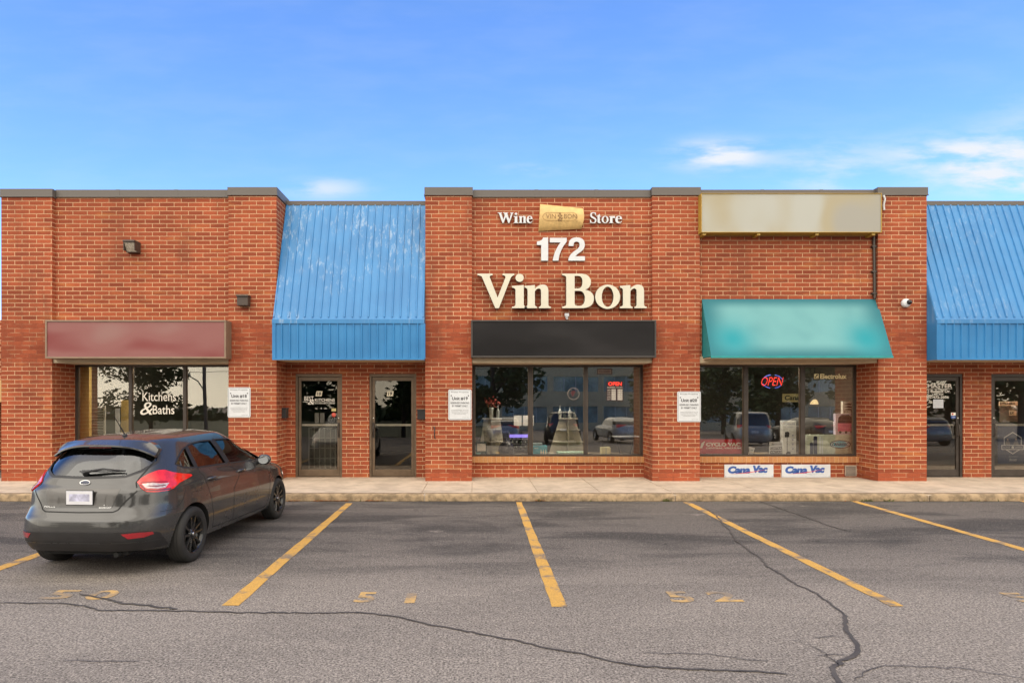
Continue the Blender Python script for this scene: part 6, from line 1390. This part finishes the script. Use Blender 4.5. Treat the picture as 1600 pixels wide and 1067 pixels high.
def simple_car(name, loc, rz, label, cat, Lc, Wc, Hc, hood, rearx, frontx, pm, r=.33, zb=.95):
    root = empty(name, loc, R(rz)); tag(root, label, cat, 'cars parked across the lot and mirrored in the glass')
    S_ = Surf(simple_levels(Lc, Wc, Hc, hood, rearx, frontx, zb), NC=96, sub=4)
    S_.mb().build('body', pm, root, local=True)
    z0, z1 = zb+.06, Hc-.11; n = 3 if Lc > 4.3 else 2; xa, xb = .32+rearx*.75, Lc-hood-frontx*.35-.1
    for s in (-1, 1):
        for k in range(n):
            a, b = xa+(xb-xa)*k/n+.03, xa+(xb-xa)*(k+1)/n-.03
            ta, tb = a+(.22*rearx if k == 0 else 0), b-(frontx*.62 if k == n-1 else 0)
            S_.decal([('x', a, z0, s), ('x', b, z0, s), ('x', max(tb, a+.1), z1, s), ('x', ta, z1, s)], .004, .006, .08).build('window_glass', DGLASS, root, local=True)
        S_.decal([('y', s*Wc*.40, zb-.05), ('y', s*Wc*.46, zb-.05), ('x', .20, zb-.05, s), ('x', .18, zb+.12, s), ('y', s*Wc*.40, zb+.10)], .006, .008, .05).build('tail_lamp', MATS['lamp_red'], root, local=True)
        for x in (.9, Lc-.9):
            m = MB(); m.lathe([(0, s*(Wc/2-.16)), (r+.04, s*(Wc/2-.16)), (r+.04, s*(Wc/2+.004)), (r, s*(Wc/2+.006))], 24, 0, 'y', (x, 0, r)); m.build('wheel_arch', LINER, root, local=True)
            wheel(root, x, s*(Wc/2+.012), r, s, .2, .2, SILV, detail=False)
    S_.decal([('y', -Wc*.36, z0+.02), ('y', Wc*.36, z0+.02), ('y', Wc*.33, z1), ('y', -Wc*.33, z1)], .004, .006, .08).build('rear_window_glass', DGLASS, root, local=True)
    S_.decal([('f', -Wc*.36, z0+.04), ('f', Wc*.36, z0+.04), ('f', Wc*.31, z1), ('f', -Wc*.31, z1)], .004, .006, .08).build('windscreen_glass', DGLASS, root, local=True)
    S_.decal([('y', -.16, zb-.28), ('y', .16, zb-.28), ('y', .16, zb-.16), ('y', -.16, zb-.16)], .006, .008, .05).build('licence_plate', WHITE, root, local=True)
    return root
PWH = paint('white_car_paint', (0.50, 0.50, 0.48), 0.2, 0.3); PSL = paint('silver_car_paint', (0.36, 0.37, 0.37), 0.6, 0.35); PBK = paint('black_car_paint', (0.012, 0.010, 0.011), 0.3, 0.25)
def RP(px, D):
    """x, y of a thing whose mirror image in the shop glass stands at picture column px, D metres down the mirrored line of sight"""
    return (px-CX)/FX*D, 2*(WB+0.1)-D
def park(px, D, *a):
    x, y = RP(px, D); return (x, y, gz(y))
simple_car('parked_van', park(1180, 31.0), -75, 'silver minivan parked behind the photographer opposite the vacuum shop', 'van', 4.9, 1.95, 1.76, 1.15, .18, .75, PSL, zb=1.0)
simple_car('parked_suv', park(880, 34.0), -85, 'black sport utility car parked behind the photographer opposite the wine shop', 'car', 4.7, 1.9, 1.78, 1.2, .22, .6, PBK, .37, 1.05)
simple_car('parked_car', park(985, 36.0), -98, 'white saloon car parked behind the photographer between the black car and the minivan', 'car', 4.4, 1.8, 1.46, 1.15, .55, .8, PWH)
simple_car('parked_car', park(790, 33.0), -92, 'silver saloon car parked behind the photographer left of the black car', 'car', 4.6, 1.85, 1.5, 1.15, .5, .8, PSL)
simple_car('parked_car', park(1300, 34.0), -100, 'black saloon car parked behind the photographer beyond the minivan', 'car', 4.5, 1.8, 1.46, 1.15, .55, .8, PBK)
simple_car('parked_car', park(1470, 33.0), -90, 'silver hatchback parked behind the photographer opposite the dark glass doors', 'car', 4.2, 1.8, 1.5, 1.05, .25, .8, PSL)
# tan office block with strip windows
def office():
    y1 = -46.0; D = 2*WB-y1; zg = gz(y1); X0, X1 = (700-CX)/FX*D, (1420-CX)/FX*D; zt = 8.2
    r = empty('office_building', ((X0+X1)/2, y1, zg)); tag(r, 'two-storey tan office block with strip windows mirrored in the wine shop glass', 'building')
    TAN = M('tan_brick', (0.78, 0.58, 0.34), 0.9, 0, 0.08, 0.6)
    rows = ((zg+0.9, zg+2.8), (zg+4.6, zg+6.4))
    m = MB(); lv = [zg-0.2, rows[0][0], rows[0][1], rows[1][0], rows[1][1], zt]
    for a, b in ((0, 1), (2, 3), (4, 5)): m.box(X0, X1, y1-0.4, y1, lv[a], lv[b])
    nb2 = 9; sp2 = (X1-X0)/nb2
    for k in range(nb2+1):
        for a, b in rows: m.box(X0+sp2*k-.35 if k else X0, X0+sp2*k+.35 if k < nb2 else X1, y1-0.4, y1, a, b)
    m.box(X0, X1, y1-14, y1-0.41, zg-0.2, zt-0.3); m.build('wall', TAN, r)
    for a, b in rows:
        for k in range(nb2):
            f = MB(); u0, u1 = X0+sp2*k+.35, X0+sp2*(k+1)-.35
            f.box(u0, u1, y1-.25, y1-.2, a, b, 0)
            for q in range(5): x = u0+(u1-u0)*q/4; f.box(x-.04, x+.04, y1-.2, y1-.12, a, b, 1)
            f.build('strip_window', [M('office_glass', (0.30, 0.38, 0.36), 0.15, 0, 0.3, 0.8, coat=1.0), WHITE], r)
    MB().box(X0-.1, X1+.1, y1-14, y1+.1, zt-.02, zt+.3).build('roof_edge', FLASH, r)
office()
BARK = M('bark', (0.07, 0.05, 0.035), 0.95, 0, 0.3, 8, 0.6, 30)
def leafm(name, col):
    return M(name, col, 0.75, 0, 0.45, 1.2)
LF = [leafm('leaf_deep', (0.045, 0.075, 0.022)), leafm('leaf_mid', (0.07, 0.10, 0.03))]
def tree(loc, h, cr, label, lm, n=2600, ls=0.16):
    r = empty('tree', loc); tag(r, label, 'tree', 'trees mirrored in the shop windows'); z = loc[2]; x, y = loc[0], loc[1]
    m = MB(); m.tube([(x, y, z-.2), (x+.05, y, z+h*.3), (x-.05, y+.05, z+h*.55), (x, y, z+h*.85)], [h*.028, h*.022, h*.014, h*.004], 8)
    cl = []
    for k in range(11):
        a = random.uniform(0, 6.28); z0_ = z+h*random.uniform(.12, .60); rr = cr*random.uniform(.5, .95); p1 = Vector((x+rr*math.cos(a), y+rr*math.sin(a), min(z0_+h*random.uniform(.05, .25), z+h*.93)))
        m.tube([(x, y, z0_), (x+rr*.5*math.cos(a), y+rr*.5*math.sin(a), z0_+(p1.z-z0_)*.7), p1], [h*.011, h*.007, h*.002], 5); cl.append((p1, cr*random.uniform(.30, .5)))
        cl.append((Vector((x+rr*.5*math.cos(a), y+rr*.5*math.sin(a), z0_+h*.12)), cr*random.uniform(.25, .4)))
    for k in range(5): cl.append((Vector((x+random.gauss(0, cr*.25), y+random.gauss(0, cr*.25), z+h*random.uniform(.7, .97))), cr*random.uniform(.25, .4)))
    m.build('trunk', BARK, r); m = MB()
    for _ in range(n):
        c, rad = random.choice(cl); d = Vector((random.gauss(0, 1), random.gauss(0, 1), random.gauss(0, .75))); d = d.normalized()*rad*random.uniform(.35, 1.1)**.7; p = c+d; s = ls*random.uniform(.6, 1.5)
        a = Vector((random.gauss(0, 1), random.gauss(0, 1), random.gauss(0, .6))).normalized()*s; b = a.orthogonal().normalized()*s*.6
        m.add([p-a, p+b, p+a, p-b], [(0, 1, 2, 3)])
    m.build('crown', lm, r)
def tr(px, D, h, cr, label, lm=0, **k):
    x, y = RP(px, D); tree((x, y, gz(y)), h, cr, label, LF[lm], **k)
tr(236, 48, 7.0, 2.6, 'broad leafy tree mirrored in the kitchen shop window', 0, n=6500, ls=.15)
tr(770, 40, 9.0, 3.2, 'dense dark tree mirrored in the left wine shop pane', 0, n=4200, ls=.2)
tr(1030, 54, 7.0, 2.4, 'slim tree mirrored at the right end of the wine shop window', 1, ls=.18)
tr(1215, 50, 8.5, 3.2, 'tree mirrored in the middle vacuum shop pane', 1, n=3200, ls=.2)
tr(1310, 46, 9.5, 3.6, 'tall dark tree mirrored in the right vacuum shop pane', 0, n=4200, ls=.2)
tr(1130, 56, 9.0, 3.2, 'tree mirrored in the left vacuum shop pane', 1, ls=.2)
tr(1480, 44, 9.0, 3.4, 'tree mirrored in the dark glass door', 0, ls=.2)
tr(1595, 44, 9.0, 3.6, 'dark tree added to block sky glare in the glass door with the navy poster', 0, n=4200, ls=.2)  # added to keep bright sky out of the pane so the poster reads
tr(505, 44, 8.5, 3.2, 'dense dark tree added to darken the glass of the first bronze door', 0, n=3600, ls=.2)  # put in to cut the sky reflection that hides the door lettering
tr(630, 48, 7.0, 2.4, 'tree mirrored in the second bronze door', 1, ls=.2)
# brick wing opposite, mirrored at the left of the kitchen shop window
m = MB(); m.add([(-140, -130, gz(-130)+.02), (4, -130, gz(-130)+.02), (4, -20, gz(-20)+.03), (-140, -20, gz(-20)+.03)], [(0, 1, 2, 3)])
o = m.build('lawn', M('lawn_green', (0.035, 0.042, 0.018), 0.95, 0, 0.4, 1.0)); tag(o, 'dark grass beyond the lane', None, None, 'structure')
# utility pole with lamp arm and wires
def pole():
    D = 50; x, y = RP(322, D); zg = gz(y); r = empty('utility_pole', (x, y, zg)); tag(r, 'grey utility pole with a street lamp arm mirrored in the kitchen shop window', 'pole')
    m = MB(); m.tube([(x, y, zg), (x-0.4, y, zg+11)], [.16, .11], 10); m.build('pole', M('pole_grey', (0.12, 0.10, 0.09), 0.9), r)
    m = MB(); m.tube([(x-.15, y, zg+3.6), (x-.7, y, zg+4.4), (x-1.4, y, zg+4.8)], .05, 6); m.build('arm', M('pole_grey', (0.12, .10, .09)), r)
    m = MB(); m.box(x-2.1, x-1.3, y-.15, y+.15, zg+4.75, zg+4.95); m.build('lamp_head', M('lamp_head_grey', (0.25, 0.24, 0.22), 0.6), r, bevel=.03)
    for k, (z, s) in enumerate(((5.4, .3), (7.0, -.4), (9.5, .6))):
        m = MB(); pts = [(x+t, y-1+t*.05, zg+z-.25*math.cos(t/22)+s*t/60) for t in range(-60, 61, 6)]; m.tube(pts, .02, 5, caps=False)
        o = m.build('overhead_wire', BLACK, r)
pole()
# far wooded rise
m = MB(); rng = random.Random(3)
for k in range(2600):
    x = rng.uniform(-95, 10) if k % 3 else rng.uniform(-95, 120); y = -70-rng.random()*25; zg = gz(y); h = 0.3+2.4*rng.random()+(1.5*abs(math.sin(x*.13)))
    p = Vector((x, y, zg+h*rng.random())); s = .9; a = Vector((rng.gauss(0, 1), rng.gauss(0, 1), rng.gauss(0, .6))).normalized()*s; b = a.orthogonal().normalized()*s*.7
    m.add([p-a, p+b, p+a, p-b], [(0, 1, 2, 3)])
o = m.build('treeline', LF[0]); tag(o, 'low dark tree line on the horizon mirrored in the kitchen shop window', 'tree line', None, 'stuff')
